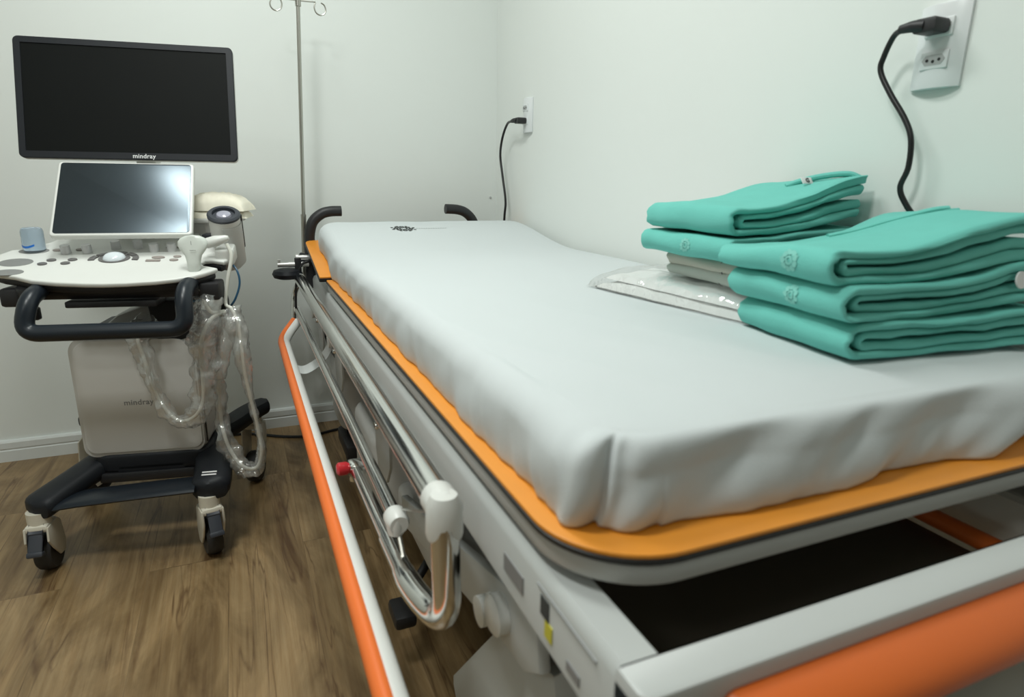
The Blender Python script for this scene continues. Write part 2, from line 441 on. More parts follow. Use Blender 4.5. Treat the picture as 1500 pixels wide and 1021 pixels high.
# foot bumper
b = BM()
secs = []
for x, k in ((.306, .80), (.309, .93), (.316, 1.0), (.918, 1.0), (.926, .93), (.930, .80)):
    ring = []
    for q in range(17):
        a = R(90+180*q/16); ring.append(b.verts.new((x, .297+.046*k*math.cos(a), .602+.027*k*math.sin(a))))
    secs.append(ring)
for A, B in zip(secs, secs[1:]):
    for q in range(17): b.faces.new((A[q], A[(q+1) % 17], B[(q+1) % 17], B[q]))
b.faces.new(secs[0][::-1]); b.faces.new(secs[-1])
obj('foot_bumper', b, 'dkorange', bed, label='thick dark orange bumper')
b = BM(); prism(b, rrect(.30, .968, .40, 2.2, .03, 6), .462, .472, .004); box(b, (.304, 1.30, .484), (.008, 1.75, .024), .002)  # added panel, not a bed part: keeps the space below the board dark
obj('shade_panel', b, 'tray', bed, label='added dark panel standing in for the shade under the board')

# folded side bumper: white tube with an orange cap on the outer side
BXo, BZb = .112, .452
path = [(.232, .33, BZb+.055), (.155, .345, BZb+.01), (BXo, .395, BZb), (BXo, 2.20, BZb), (.128, 2.255, BZb+.012), (.165, 2.30, BZb+.045)]
def poly_round(pts, r=.03, n=6):
    P = [V(p) for p in pts]; out = [P[0]]
    for i in range(1, len(P)-1):
        a = (P[i-1]-P[i]); c = (P[i+1]-P[i]); d = min(r, a.length*.45, c.length*.45)
        p0 = P[i]+a.normalized()*d; p2 = P[i]+c.normalized()*d
        for k in range(n+1):
            t = k/n; out.append(p0*(1-t)**2+P[i]*2*t*(1-t)+p2*t*t)
    out.append(P[-1]); return out
pr_ = poly_round(path)
b = BM(); tube(b, pr_, .0150, 16, flat=1.0); sb = obj('side_bumper', b, 'offwhite', bed, label='white bumper tube')
b = BM()
pp = [V(p)+V((-.0105, -.004 if i < 8 else (.006 if i > len(pr_)-12 else 0), .002)) for i, p in enumerate(pr_)]
tube(b, pp[5:], .0125, 14, flat=1.25, up=(0, 0, 1)); obj('bumper_strip', b, 'bumper', sb, label='orange rubber strip')
for y in (1.87,):   # bracket carrying it from the beam
    b = BM(); tube(b, smooth_path([(.118, y, BZb), (.15, y, BZb-.004), (.20, y, BZb+.03), (.24, y, BZb+.10), (.25, y, FZ0+.006)], 5), .042, 12, flat=.10, up=(0, 0, 1)); obj('bumper_bracket', b, 'white', bed)
b = BM(); tube(b, [(.975, .42, .49), (.975, 2.2, .49)], .014, 12); obj('side_bumper', b, 'bumper', bed, label='orange bumper by the wall')

# chrome side guard, folded down
gx = .186
g = BM(); tube(g, [(gx, .640, .640), (gx, 2.355, .640)], .0185, 20); top = obj('guard_top_tube', g, 'chrome', bed)
g = BM(); tube(g, [(.171, .815, .528), (.171, 2.36, .528)], .0105, 18); midt = obj('guard_middle_tube', g, 'chrome', bed)
g = BM(); tube(g, poly_round([(gx-.002, .612, .628), (gx-.004, .597, .498), (gx-.022, .70, .486), (.164, .835, .480)], .075, 10), [.0165]*9+[.0155, .014], 18)
post = obj('guard_end_post', g, 'chrome', bed)
g = BM(); tube(g, [(.164, .81, .4805), (.163, 1.10, .468)], .0115, 16); low = obj('guard_lower_tube', g, 'chrome', bed)
g = BM(); tube(g, poly_round([(gx, 2.36, .635), (gx-.02, 2.40, .58), (gx-.03, 2.36, .49)], .04, 6), .010, 12); obj('guard_end_post', g, 'chrome', bed)
g = BM(); tube(g, [(.196, .64, .618), (.180, .80, .545)], .0022, 8); obj('guard_link', g, 'steel', bed)
g = BM(); tube(g, [(.172, .815, .525), (.170, .76, .492)], .0035, 8); obj('guard_link', g, 'steel', bed)
g = BM()   # T-shaped white knuckles
lathe(g, [(0, -.026), (.016, -.026), (.0205, -.02), (.0205, .014), (.017, .022), (0, .024)], (gx, .632, .640), mtx=Matrix.Rotation(R(-90), 3, 'X'))
lathe(g, [(0, -.034), (.020, -.034), (.0215, -.028), (.0205, .006), (.015, .018), (0, .021)], (gx-.001, .616, .640))
obj('guard_knuckle', g, 'offwhite', top, label='white plastic knuckle')
g = BM(); lathe(g, [(0, -.020), (.013, -.020), (.0165, -.012), (.0165, .010), (.012, .018), (0, .02)], (.171, .806, .528), mtx=Matrix.Rotation(R(-90), 3, 'X'))
lathe(g, [(0, -.014), (.011, -.012), (.013, 0), (.011, .012), (0, .014)], (.168, .797, .523))
obj('guard_knuckle', g, 'offwhite', midt, label='white plastic knuckle')
g = BM(); lathe(g, [(0, -.006), (.019, -.006), (.019, .012), (.017, .016), (0, .016)], (gx, 2.352, .640), mtx=Matrix.Rotation(R(-90), 3, 'X')); obj('end_cap', g, 'offwhite', top, label='white end cap')
g = BM(); lathe(g, [(0, -.004), (.0125, -.004), (.0125, .008), (0, .010)], (.171, 2.362, .528), mtx=Matrix.Rotation(R(-90), 3, 'X')); obj('end_cap', g, 'offwhite', midt, label='white end cap')
g = BM(); box(g, (.166, 1.118, .468), (.030, .038, .026), .006); tube(g, [(.160, 1.115, .475), (.160, 1.115, .445)], .009, 12); lc = obj('guard_latch', g, 'chrome', bed)
g = BM(); lathe(g, [(0, -.014), (.008, -.014), (.0125, -.010), (.0125, .004), (.009, .010), (0, .010)], (.143, 1.118, .470), axis='X'); obj('release_knob', g, 'red', lc, label='red release knob')
for y in (1.16, 1.74, 2.15):   # white plates carrying the guard pivots
    g = BM(); prism(g, [(-.065, .05), (.065, .05), (.065, -.09), (.045, -.125), (-.03, -.125), (-.065, -.08)], -.003, .003, .001, Matrix.Rotation(R(90), 3, 'Z') @ Matrix.Rotation(R(90), 3, 'X'), (.226, y, .545))
    gp = obj('guard_plate', g, 'white', bed)
    g = BM(); lathe(g, [(0, .012), (.006, .012), (.008, .008), (.008, 0)], (.222, y, .53), mtx=Matrix.Rotation(R(-90), 3, 'Y'), seg=12); obj('bolt', g, 'chrome', gp)
for y in (1.78, 2.2):  # white pivot discs near the head
    g = BM(); lathe(g, [(0, .006), (.026, .006), (.03, .002), (.03, -.006), (0, -.006)], (.214, y+.04, .55), axis='X'); obj('guard_disc', g, 'offwhite', bed)

# lift arm under the near end
arm = BM()
prism(arm, [(.53, .520), (.56, .528), (.63, .515), (1.18, .360), (1.16, .300), (1.05, .33), (.66, .425), (.56, .44), (.52, .47)], .262, .278, .004, Matrix(((0, 0, 1), (1, 0, 0), (0, 1, 0))))
la = obj('lift_arm', arm, 'white', bed)
g = BM(); lathe(g, [(0, .018), (.020, .018), (.026, .014), (.026, 0)], (.262, .625, .476), mtx=Matrix.Rotation(R(-90), 3, 'Y')); obj('pivot_disc', g, 'offwhite', la)
g = BM(); lathe(g, [(0, .022), (.012, .022), (.02, .020), (.02, 0)], (.262, .66, .458), mtx=Matrix.Rotation(R(-90), 3, 'Y')); obj('pivot_disc', g, 'offwhite', la)
# base: chassis, columns, cowls, casters
g = BM(); prism(g, rrect(.30, .94, 1.02, 2.25, .08, 8), .205, .285, .02, seg=3); obj('base_cowl', g, 'coverg', bed, label='grey white base cover')
g = BM()
for y0, y1, z1 in ((1.38, 1.72, .40), (1.95, 2.2, .46)):
    prism(g, rrect(.25, .9, y0, y1, .06, 8), .19, z1, .03, seg=4)
obj('lift_housing', g, 'coverg', bed, label='rounded white lift housings')
g = BM(); prism(g, [(.535, .45), (.70, .40), (.93, .12), (.90, .08), (.50, .08), (.45, .16)], .285, .40, .02, Matrix(((0, 0, 1), (1, 0, 0), (0, 1, 0)))); obj('foot_cowl', g, 'white', bed, label='white sloping leg cover under the foot end')
for x in (.45, .80):
    g = BM(); tube(g, [(x, 1.55, .30), (x, 1.55, FZ0)], .03, 18); tube(g, [(x, 1.55, .3), (x, 1.55, .44)], .042, 18); obj('lift_column', g, 'steel', bed)
    g = BM(); tube(g, [(x, 1.12, .18), (x, 1.12, FZ0+.02)], .03, 18); obj('lift_column', g, 'steel', bed)
for x, y in ((.42, 1.42), (.92, 1.10), (.30, 2.06), (.92, 2.12)):
    g = BM(); lathe(g, [(0, -.016), (.058, -.016), (.065, -.010), (.065, .010), (.058, .016), (0, .016)], (x, y, .065), axis='X', seg=32); cw = obj('caster_wheel', g, 'tyre', bed)
    g = BM()
    for s in (-1, 1): box(g, (x+s*.022, y, .115), (.006, .055, .13), .003)
    box(g, (x, y, .18), (.052, .06, .02), .005); tube(g, [(x, y, .18), (x, y, .225)], .014, 12); obj('caster_fork', g, 'dark', cw)
    g = BM(); box(g, (x+.02 if x < .5 else x-.02, y, .215), (.12, .07, .03), .006); obj('caster_mount', g, 'coverg', bed)
g = BM(); box(g, (.30, 2.02, .135), (.085, .20, .05), .008); obj('brake_pedal', g, 'black', bed, label='black brake pedal')
g = BM(); tube(g, [(.24, 2.3, .60), (.235, 2.22, .52), (.25, 2.05, .44), (.29, 1.9, .40), (.33, 1.75, .39)], .006, 8, smooth=6); obj('control_cable', g, 'cable', bed, label='black cable under the frame')
g = BM(); box(g, (.246, 1.13, .118), (.046, .075, .030), .008); tube(g, [(.255, 1.16, .122), (.33, 1.22, .17), (.36, 1.24, .225)], .010, 10, smooth=4); obj('foot_pedal', g, 'black', bed, label='small dark foot pedal')
# push handles
g = BM(); tube(g, [(.228, 2.40, .60), (.232, 2.40, .75), (.236, 2.40, .800), (.250, 2.40, .838), (.280, 2.40, .863), (.312, 2.40, .8715), (.349, 2.40, .8725)], .0185, 16, smooth=6); obj('push_handle', g, 'black', bed, label='black curved push handle')
g = BM(); tube(g, [(.872, 2.40, .60), (.868, 2.40, .75), (.864, 2.40, .80), (.850, 2.40, .838), (.822, 2.40, .865), (.788, 2.40, .876), (.742, 2.40, .879)], .0185, 16, smooth=6); obj('push_handle', g, 'black', bed, label='black curved push handle by the wall')
# corner roller
g = BM(); lathe(g, [(0, -.017), (.030, -.018), (.046, -.013), (.052, 0), (.046, .013), (.030, .018), (.0, .017)], (.148, 2.38, .656), seg=32); cr = obj('corner_roller', g, 'dark', bed, label='dark grey corner roller')
g = BM(); box(g, (.185, 2.372, .682), (.022, .02, .062), .004); obj('roller_bracket', g, 'black', bed)
g = BM()
lathe(g, [(0, -.055), (.008, -.055), (.008, -.02), (.0095, -.02), (.0095, .05), (0, .05)], (.172, 2.375, .689), axis='X', seg=14)
lathe(g, [(0, -.02), (.013, -.02), (.013, -.012), (.009, -.012), (.009, .04), (0, .04)], (.20, 2.38, .712), axis='X', seg=14)
lathe(g, [(0, 0), (.005, 0), (.005, .012), (0, .013)], (.122, 2.375, .695), seg=10)
obj('roller_bolt', g, 'brightsteel', bed)
g = BM(); tube(g, [(.245, 2.37, .700), (.205, 2.365, .695), (.185, 2.36, .665), (.172, 2.36, .61), (.165, 2.355, .52)], .0042, 8, smooth=6); obj('roller_cord', g, 'cable', bed)

# ------------------------------------------------------------------ mattress under its fitted sheet
matt = thing('mattress', 'mattress in a white fitted sheet lying on the orange stretcher board', 'mattress', (.63, 1.37, .695))
MX0, MX1, MY0, MY1, MZ = .250, 1.018, .409, 2.335, .785
rc = .085; rt = .036
def top_z(x, y):
    z = MZ + .056*sstep(1.80, 2.35, y) - .006*(1-sstep(.42, .62, y))
    z += .0030*fbm(x*3.1, y*2.3, 1.7) + .0012*fbm(x*9, y*3, 4.2)
    q = fbm((x*.9+y*.35)*9, (y-x*.5)*1.4, 9); z += .0022*(1-abs(q)*2)*sstep(1.25, .55, y)*sstep(.40, .52, y)
    return z
def bot_z(x, y): return BZ+.0025 + max(0.0, (y-JY))*math.tan(HA) + .008*sstep(JY-.02, JY+.02, y)
def ridge(v): return 1-2*abs(v)*1.6
def sheet():
    b = BM()
    nx, ny = 110, 230
    x0, x1, y0, y1 = MX0+rc, MX1-rc, MY0+rc, MY1-rc
    grid = [[b.verts.new((x0+(x1-x0)*i/nx, y0+(y1-y0)*j/ny, 0)) for i in range(nx+1)] for j in range(ny+1)]
    for j in range(ny+1):
        for i in range(nx+1):
            v = grid[j][i]; v.co.z = top_z(v.co.x, v.co.y)
    for j in range(ny):
        for i in range(nx): b.faces.new((grid[j][i], grid[j][i+1], grid[j+1][i+1], grid[j+1][i]))
    per = []; K = 44
    def corner(v, a0):
        for k in range(1, K): per.append((v, R(a0+90*k/K)))
    def side(vs, ang):
        for v in vs: per.append((v, R(ang)))
    side([grid[0][i] for i in range(nx+1)], 270); corner(grid[0][nx], 270)
    side([grid[j][nx] for j in range(ny+1)], 0); corner(grid[ny][nx], 0)
    side([grid[ny][i] for i in range(nx, -1, -1)], 90); corner(grid[ny][0], 90)
    side([grid[j][0] for j in range(ny, -1, -1)], 180); corner(grid[0][0], 180)
    NR = 40; cols = []; s = 0; lastp = None
    arc = rc*math.pi/2
    for (v, a) in per:
        d = V((math.cos(a), math.sin(a), 0)); q = v.co.copy(); e = q+d*rc
        if lastp is not None: s += (e-lastp).length
        lastp = e
        # distance along the hem from the start of the near left corner (180 deg), positive along the foot
        deg = math.degrees(a)
        if abs(deg-270) < .01 and v.co.y < y0+1e-6: sc = arc + (q.x-x0)
        elif 180 < deg < 270: sc = rc*(a-math.pi)
        elif abs(deg-180) < .01: sc = -(q.y-y0)
        else: sc = 9.0
        col = [v]
        zt = top_z(e.x, e.y); zb = bot_z(e.x, e.y)
        foot = sstep(.02, .12, sc) if sc < 5 else 0.0          # on the foot face
        near = 1-sstep(.35, 1.3, e.y)                           # gathers stronger towards the foot end
        hem = .006*fbm(s*7, 2.2)+.005*fbm(s*19, 5.5)+.003*near*fbm(s*46, 1.5)
        for k in range(1, NR+1):
            t = k/NR
            if t < .30:
                u = t/.30; o = (rc-rt)*u; z = top_z(q.x+d.x*o, q.y+d.y*o) - .002*u*u
            elif t < .56:
                u = (t-.30)/.26; an = u*math.pi/2*.86
                o = rc-rt+rt*math.sin(an); z = zt-.002-rt*(1-math.cos(an))
            else:
                u = (t-.56)/.44; zs = zt-.002-rt*(1-math.cos(math.pi/2*.86))
                o = rc-rt+rt*math.sin(math.pi/2*.86) + (.010-.006*foot)*u - .012*u*u + hem*u
                z = zs + (zb-zs)*u
            w = sstep(.30, .62, t); wl = sstep(.50, 1.0, t)
            h = z-zb
            if sc < 5:
                if foot > 0:   # broad folds slanting up to the right across the foot face
                    ph = sc - h*1.25
                    g_ = .35+1.1*max(0, fbm(sc*3.1, 8.8)+.35)
                    o += foot*w*g_*(.026*fbm(ph*9.2, h*5, .4)+.010*fbm(ph*21, h*8, 3.3)) - foot*.016*(1-sstep(.4, 1.0, t))*w - .002*foot*w
                lf = 1-foot
                o += lf*w*near*(.0045*fbm(s*24+h*9, h*8, 2.1)+.0024*fbm(s*60+h*14, h*8, 7))*(.4+1.2*abs(fbm(s*3.3, 4.4)))*1.5
                o += lf*w*.0034*fbm(s*11-h*12, h*6, 5)
                # pinched fold of the fitted corner
                l = .052+.42*max(0.0, h-.012)*sstep(.2, 1.0, 1-t)+.010*math.sin(h*40)
                x = sc-l
                pinch = sstep(.26, .50, t)
                if -.10 < x < .14:
                    o += pinch*(.009*math.exp(-((x+.016)/.014)**2) - .013*math.exp(-((x-.003)/.0055)**2) + .008*math.exp(-((x-.045)/.024)**2)*wl - .006*math.exp(-((x-.020)/.012)**2))
                    z += .004*pinch*math.exp(-((x+.014)/.015)**2)*(1-wl)
            else:
                o += .003*w*fbm(s*12, h*8, 2)
            p = V((q.x+d.x*o, q.y+d.y*o, z))
            p.x = min(p.x, 1.0225)
            col.append(b.verts.new(p))
        p = col[-1].co; col.append(b.verts.new(p-d*.02+V((0, 0, -.001)))); col.append(b.verts.new(p-d*.06+V((0, 0, -.0008))))
        cols.append(col)
    n = len(cols)
    for i in range(n):
        A, B = cols[i], cols[(i+1) % n]
        for k in range(len(A)-1):
            vs = [A[k], B[k], B[k+1], A[k+1]]
            if A[k] is B[k]: vs = [A[k], B[k+1], A[k+1]]
            b.faces.new(vs)
    return b
sh = obj('fitted_sheet', sheet(), 'sheet', matt, angle=180)
# printed mark and line of lettering near the head
pm = BM()
def flatring(bm, cx, cy, r0, r1, a0=0, a1=360, seg=24, dz=.0012):
    vs = []
    for k in range(seg+1):
        a = R(a0+(a1-a0)*k/seg)
        vs.append([bm.verts.new((cx+r*math.cos(a), cy+r*math.sin(a), top_z(cx+r*math.cos(a), cy+r*math.sin(a))+dz)) for r in (r0, r1)])
    for A, B in zip(vs, vs[1:]): bm.faces.new((A[0], A[1], B[1], B[0]))
ex, ey = .517, 2.155
flatring(pm, ex, ey, .010, .015); 
for k in range(8):
    a = R(45*k); flatring(pm, ex+.026*math.cos(a), ey+.026*math.sin(a), .004, .009, seg=12)
    flatring(pm, ex+.040*math.cos(a+.39), ey+.034*math.sin(a+.39), .0, .005, seg=8)
obj('printed_mark', pm, 'ink', sh, label='dark rosette printed on the sheet')
pm = BM()
for k in range(13):
    x = .565+.0085*k; h = .004 if k % 3 else .006
    flatring(pm, x, ey+.004, .0012, .0030, seg=8)
obj('printed_line', pm, 'inkg', sh, label='faint line of small printed lettering')

# ------------------------------------------------------------------ folded garments
def stadium(D, t, n=5, nv=14):
    """cross section of a cloth ribbon: long along v (0..D), thin along n"""
    o = []; h = t/2; r = h*.95
    for k in range(nv+1): o.append((r+(D-2*r)*k/nv, -h))
    for k in range(1, n): a = -math.pi/2+math.pi*k/n; o.append((D-r+r*math.cos(a), h*math.sin(a)))
    for k in range(nv+1): o.append((D-r-(D-2*r)*k/nv, h))
    for k in range(1, n): a = math.pi/2+math.pi*k/n; o.append((r+r*math.cos(a), h*math.sin(a)))
    return o

def u_path(w, x0, z0, z1, nrun=16, nturn=10, wb=None):
    """bottom run (right to left), turn, top run (left to right)"""
    c = (z0+z1)/2; r = (z1-z0)/2; wb = wb or w; P = []
    for k in range(nrun): P.append((wb-(wb-(x0+r))*k/nrun, z0))
    for k in range(nturn+1):
        a = -math.pi/2-math.pi*k/nturn; P.append((x0+r+r*math.cos(a)*1.0, c+r*math.sin(a)))
    for k in range(1, nrun+1): P.append((x0+r+(w-x0-r)*k/nrun, z1))
    return P

def ribbon(bm, path, D, t, fn, v0=0.0):
    sec = stadium(D, t); rings = []
    n = len(path)
    for i, (s, z) in enumerate(path):
        a = path[max(0, i-1)]; c = path[min(n-1, i+1)]
        tx, tz = c[0]-a[0], c[1]-a[1]; l = math.hypot(tx, tz) or 1; nx_, nz_ = -tz/l, tx/l
        rings.append([bm.verts.new(fn(s+nx_*q[1], v0+q[0], z+nz_*q[1])) for q in sec])
    k = len(sec)
    for A, B in zip(rings, rings[1:]):
        for j in range(k): bm.faces.new((A[j], A[(j+1) % k], B[(j+1) % k], B[j]))
    bm.faces.new(rings[0][::-1]); bm.faces.new(rings[-1])

def garment(name, label, cat, group, org, ang, w, D, z0, T, m, curl, seed, layers=2, extra=None, sag=.0, pw=2.0, s0=0.0, s1=.12):
    ca, sa = math.cos(ang), math.sin(ang)
    def fn(s, v, z):
        h = (z/T)
        n1 = fbm(s*7+seed, v*6, z*20+seed); n2 = fbm(s*17+seed*2, v*13, z*40)
        zz = z0+z + curl*sstep(.02, w, s)**pw*(.55+.45*h)*(1-.25*v/D) + .0048*n1*(.3+h) + .0026*n2 + .0025*fbm(s*30, z*45+seed, 2.2)*(1-sstep(0, .05, v))*(1-abs(2*h-1))
        zz -= sag*sstep(.25*D, D, v)*(1-sstep(s0, s1, s))*h
        vv = v + .007*fbm(z*120+seed, s*6, 3.1) + .004*fbm(s*24, z*60+seed)
        ss = s + .004*fbm(v*9+seed, z*30, 1.1) + .003*fbm(v*22, seed)
        return V((org[0]+ss*ca-vv*sa, org[1]+ss*sa+vv*ca, zz))
    b = BM(); t = T/(2*layers+.55)
    for k in range(layers):
        zb = t*.55+k*t*1.02; zt_ = T-t*.55-k*t*1.02
        ribbon(b, u_path(w-.006*k*(1 if k % 2 else -1), .0015+k*(t*1.05)+(.012 if k else 0), zb, zt_, wb=w-.008+.003*k), D-.006*k, t*.97, fn, .003*k)
    th = thing(name, label, cat, (org[0]+w/2*ca-D/2*sa, org[1]+w/2*sa+D/2*ca, z0), 0, group)
    bd = obj('folded_cloth', b, m, th, angle=75)
    return th, bd, fn, t

def patch(fn, pts_fn, nu, nv, m, name, par, label):
    b = BM(); G = [[b.verts.new(pts_fn(i/nu, j/nv)) for i in range(nu+1)] for j in range(nv+1)]
    for j in range(nv):
        for i in range(nu): b.faces.new((G[j][i], G[j][i+1], G[j+1][i+1], G[j+1][i]))
    return obj(name, b, m, par, angle=180, label=label)

def fold_mark(fn, T, t, v_c, r, par, label):
    """a round print on the outside of the left fold: ring of small petals following the turn"""
    b = BM(); rr = T/2-t*.55
    def P(u, w_, e=.0007):   # u along v, w_ along the turn
        a = math.pi+w_/(rr+t/2); q = rr+t/2+e
        return fn(.0015+rr+q*math.cos(a), v_c+u, T/2-q*math.sin(a))
    for k in range(9):
        A0 = 2*math.pi*k/9
        cx, cy, pr = r*.62*math.cos(A0), r*.62*math.sin(A0), r*.24
        ring = [b.verts.new(P(cx+pr*math.cos(2*math.pi*i/8), cy+pr*math.sin(2*math.pi*i/8))) for i in range(8)]
        b.faces.new(ring)
    ring = [[b.verts.new(P(q*math.cos(2*math.pi*i/16), q*math.sin(2*math.pi*i/16))) for i in range(16)] for q in (r*.18, r*.34)]
    for i in range(16): b.faces.new((ring[0][i], ring[0][(i+1) % 16], ring[1][(i+1) % 16], ring[1][i]))
    obj('printed_mark', b, 'tealpr', par, angle=180, label=label)

gA = 'teal garments of the front pile'
F = (.672, .528); fa = R(-5)
zf = .787
f1 = garment('folded_garment', 'teal folded garment at the bottom of the front pile, lying on the sheet', 'folded garment', gA, F, R(-6), .328, .215, zf, .046, 'teal', .006, 1.3, 2)
f2 = garment('folded_garment', 'teal folded garment in the middle of the front pile, with white ring tag', 'folded garment', gA, (.662, .531), R(-4.5), .336, .22, zf+.0465, .044, 'teal', .026, 4.1, 2)
f3 = garment('folded_garment', 'teal folded garment with a curved collar on top of the front pile', 'folded garment', gA, (.648, .548), R(-6), .342, .222, zf+.091, .046, 'teal', .046, 7.7, 2, sag=.015, s0=.20, s1=.315)
fold_mark(f2[2], .044, f2[3], .085, .016, f2[1], 'pale round print')
fold_mark(f3[2], .046, f3[3], .070, .018, f3[1], 'pale round print')
# ribbed collar on the top garment
fn, T = f3[2], .046
b = BM()
cp_ = [fn(.185, .205, T+.0005), fn(.225, .195, T), fn(.26, .172, T), fn(.285, .145, T), fn(.302, .128, T+.001), fn(.318, .12, T+.001)]
tube(b, cp_, .0062, 10, smooth=8, flat=.62); tube(b, [p+V((.008, -.010, -.0015)) for p in cp_], .0040, 8, smooth=8, flat=.6)
obj('collar', b, 'teal', f3[0], label='narrow stitched collar')
# ring tag at the right of the middle garment
b = BM(); fn = f2[2]
q = fn(.288, -.006, .026); lathe(b, [(.0075, -.001), (.0115, -.001), (.0115, .001), (.0075, .001)], q, mtx=Matrix.Rotation(R(80), 3, 'X') @ Matrix.Rotation(R(0), 3, 'Y'), seg=20); obj('tag', b, 'tag', f2[0], label='white ring tag')

gB = 'folded cloths of the back pile'
B0 = (.735, .795); ba = R(3)
zb_ = .829
h1 = garment('folded_cloth_bundle', 'grey green folded cloth lowest in the back pile, next to the plastic pack', 'folded cloth', gB, (.742, .80), R(1), .27, .185, zb_, .021, 'linen2', .004, 2.2, 1)
h2 = garment('folded_cloth_bundle', 'beige grey folded cloth with dark stitching just under the teal back pile', 'folded cloth', gB, (.735, .79), R(1), .275, .19, zb_+.0215, .021, 'linen', .004, 3.9, 1)
h3 = garment('folded_garment', 'lower teal folded garment of the back pile, on the beige cloths', 'folded garment', 'teal garments of the back pile', (.702, .785), R(2), .315, .225, zb_+.0435, .042, 'teal', .012, 5.2, 2)
h4 = garment('folded_garment', 'topmost teal folded garment of the back pile with a white size tag', 'folded garment', 'teal garments of the back pile', (.706, .79), R(2), .300, .215, zb_+.0865, .048, 'teal', .050, 8.4, 2, sag=.006)
fold_mark(h3[2], .042, h3[3], .10, .014, h3[1], 'pale round print')
for gm in (h1, h2):
    b = BM(); fn = gm[2]
    tube(b, [fn(-.001+.0115*(1-math.cos(a)), .045, .0105+.0125*math.sin(a)) for a in [math.pi*(.5-k/8) for k in range(9)]], .0009, 6); obj('stitching', b, 'stitch', gm[0], label='dark stitched line')
b = BM(); fn = h4[2]; T = .048
cp_ = [fn(.215, .10, T-.001), fn(.235, .085, T+.003), fn(.262, .06, T+.005), fn(.285, .035, T+.003), fn(.296, .012, T-.004)]
tube(b, cp_, .0075, 10, smooth=8, flat=.7); obj('collar', b, 'teal', h4[0], label='rolled collar')
b = BM(); p0 = fn(.222, .062, T+.002)
box(b, p0+V((0, 0, .004)), (.024, .0015, .013), .0004, Matrix.Rotation(R(-35), 3, 'X')); tg = obj('size_tag', b, 'tag', h4[0], label='white size tag')
tb = text_bm('G', .012); bmesh.ops.transform(tb, matrix=(Matrix.Translation(p0+V((0, -.0016, .0045))) @ Matrix.Rotation(R(55), 4, 'X')), verts=tb.verts); obj('size_letter', tb, 'ink', tg, smooth=False, label='dark letter G')

# plastic wrapped pack under and beside the back pile
pk = thing('plastic_pack', 'clear plastic bag of folded white cloths on the sheet beside the teal piles', 'plastic bag', (.78, .95, .787))
def pillow(bm, cx, cy, z0, lx, ly, h, ang, seed, amp=.003, e=3.0, nu=40, nv=40):
    ca, sa = math.cos(ang), math.sin(ang)
    def P(u, v, top):
        k = max(0.0, 1-abs(u)**e)**.45*max(0.0, 1-abs(v)**e)**.45
        zz = z0 + (h*k if top else 0) + (amp*fbm(u*5+seed, v*5, seed)*k if top else 0) + (amp*.8*fbm(u*13+seed, v*4, 3+seed)*k if top else 0)
        x = u*lx/2*(1+.02*fbm(v*4, seed)); y = v*ly/2*(1+.03*fbm(u*4, seed+5))
        return V((cx+x*ca-y*sa, cy+x*sa+y*ca, zz))
    G = {}
    for top in (0, 1):
        for j in range(nv+1):
            for i in range(nu+1):
                edge = i in (0, nu) or j in (0, nv)
                if edge and top: G[(1, i, j)] = G[(0, i, j)]; continue
                G[(top, i, j)] = bm.verts.new(P(-1+2*i/nu, -1+2*j/nv, top))
    for top in (0, 1):
        for j in range(nv):
            for i in range(nu): bm.faces.new((G[(top, i, j)], G[(top, i+1, j)], G[(top, i+1, j+1)], G[(top, i, j+1)]))
b = BM(); pillow(b, .838, 0.941, .788, .30, .40, .020, R(8), 1.0, .006); obj('folded_linen', b, 'wrapped', pk, label='white cloth in the bag')
b = BM(); pillow(b, .846, 0.956, .803, .285, .37, .022, R(5), 5.0, .006); obj('folded_linen', b, 'wrapped', pk, label='white cloth in the bag')
b = BM(); pillow(b, .840, 0.946, .7872, .318, .430, .044, R(8), 9.0, .005, 6.0, 60, 60); obj('bag_film', b, 'bag', pk, label='clear crinkled film')

# ------------------------------------------------------------------ outlets and cords on the right wall
def outlet(name, label, yc, zc, mods, wid=.078, hei=.122):
    t = thing(name, label, 'socket', (XW, yc, zc))
    b = BM()   # plate bulging from the wall, rounded across, flat top and bottom ends
    n = 14; pts = []
    for k in range(n+1):
        a = -1+2*k/n; pts.append((a*wid/2, .0045+.0105*(1-abs(a)**2.2)))
    pts = [(-wid/2, 0)]+pts+[(wid/2, 0)]
    prism(b, [(p[0], p[1]) for p in pts], -hei/2, hei/2, .0015, Matrix(((0, -1, 0), (1, 0, 0), (0, 0, 1))), (XW-.0005, yc, zc))
    pl = obj('plate', b, 'plate', t, angle=30)
    for dz, vis in mods:
        b = BM(); box(b, (XW-.0135, yc, zc+dz), (.006, .044, .026), .0015); md = obj('socket_module', b, 'plate', t)
        b = BM(); prism(b, [(-.0185, 0), (-.0125, .0075), (.0125, .0075), (.0185, 0), (.0125, -.0075), (-.0125, -.0075)], 0, .0008, 0, Matrix(((0, 0, -1), (1, 0, 0), (0, 1, 0))), (XW-.0163, yc, zc+dz)); obj('socket_face', b, 'sock', md, smooth=False, label='grey six-sided socket recess')
        for dy in (-.0095, 0, .0095):
            b = BM(); lathe(b, [(0, .0004), (.0023, .0004), (.0023, -.0004)], (XW-.0174, yc+dy, zc+dz-(.0022 if dy == 0 else 0)), axis='X', seg=12); obj('pin_hole', b, 'hole', md)
    return t
outlet('wall_outlet', 'large white double socket high on the right wall above the front pile', .727, 1.206, ((.026, 1), (-.020, 1)))
outlet('wall_outlet', 'small white socket plate on the right wall near the corner', 2.278, 1.223, ((.026, 1), (-.020, 1)))
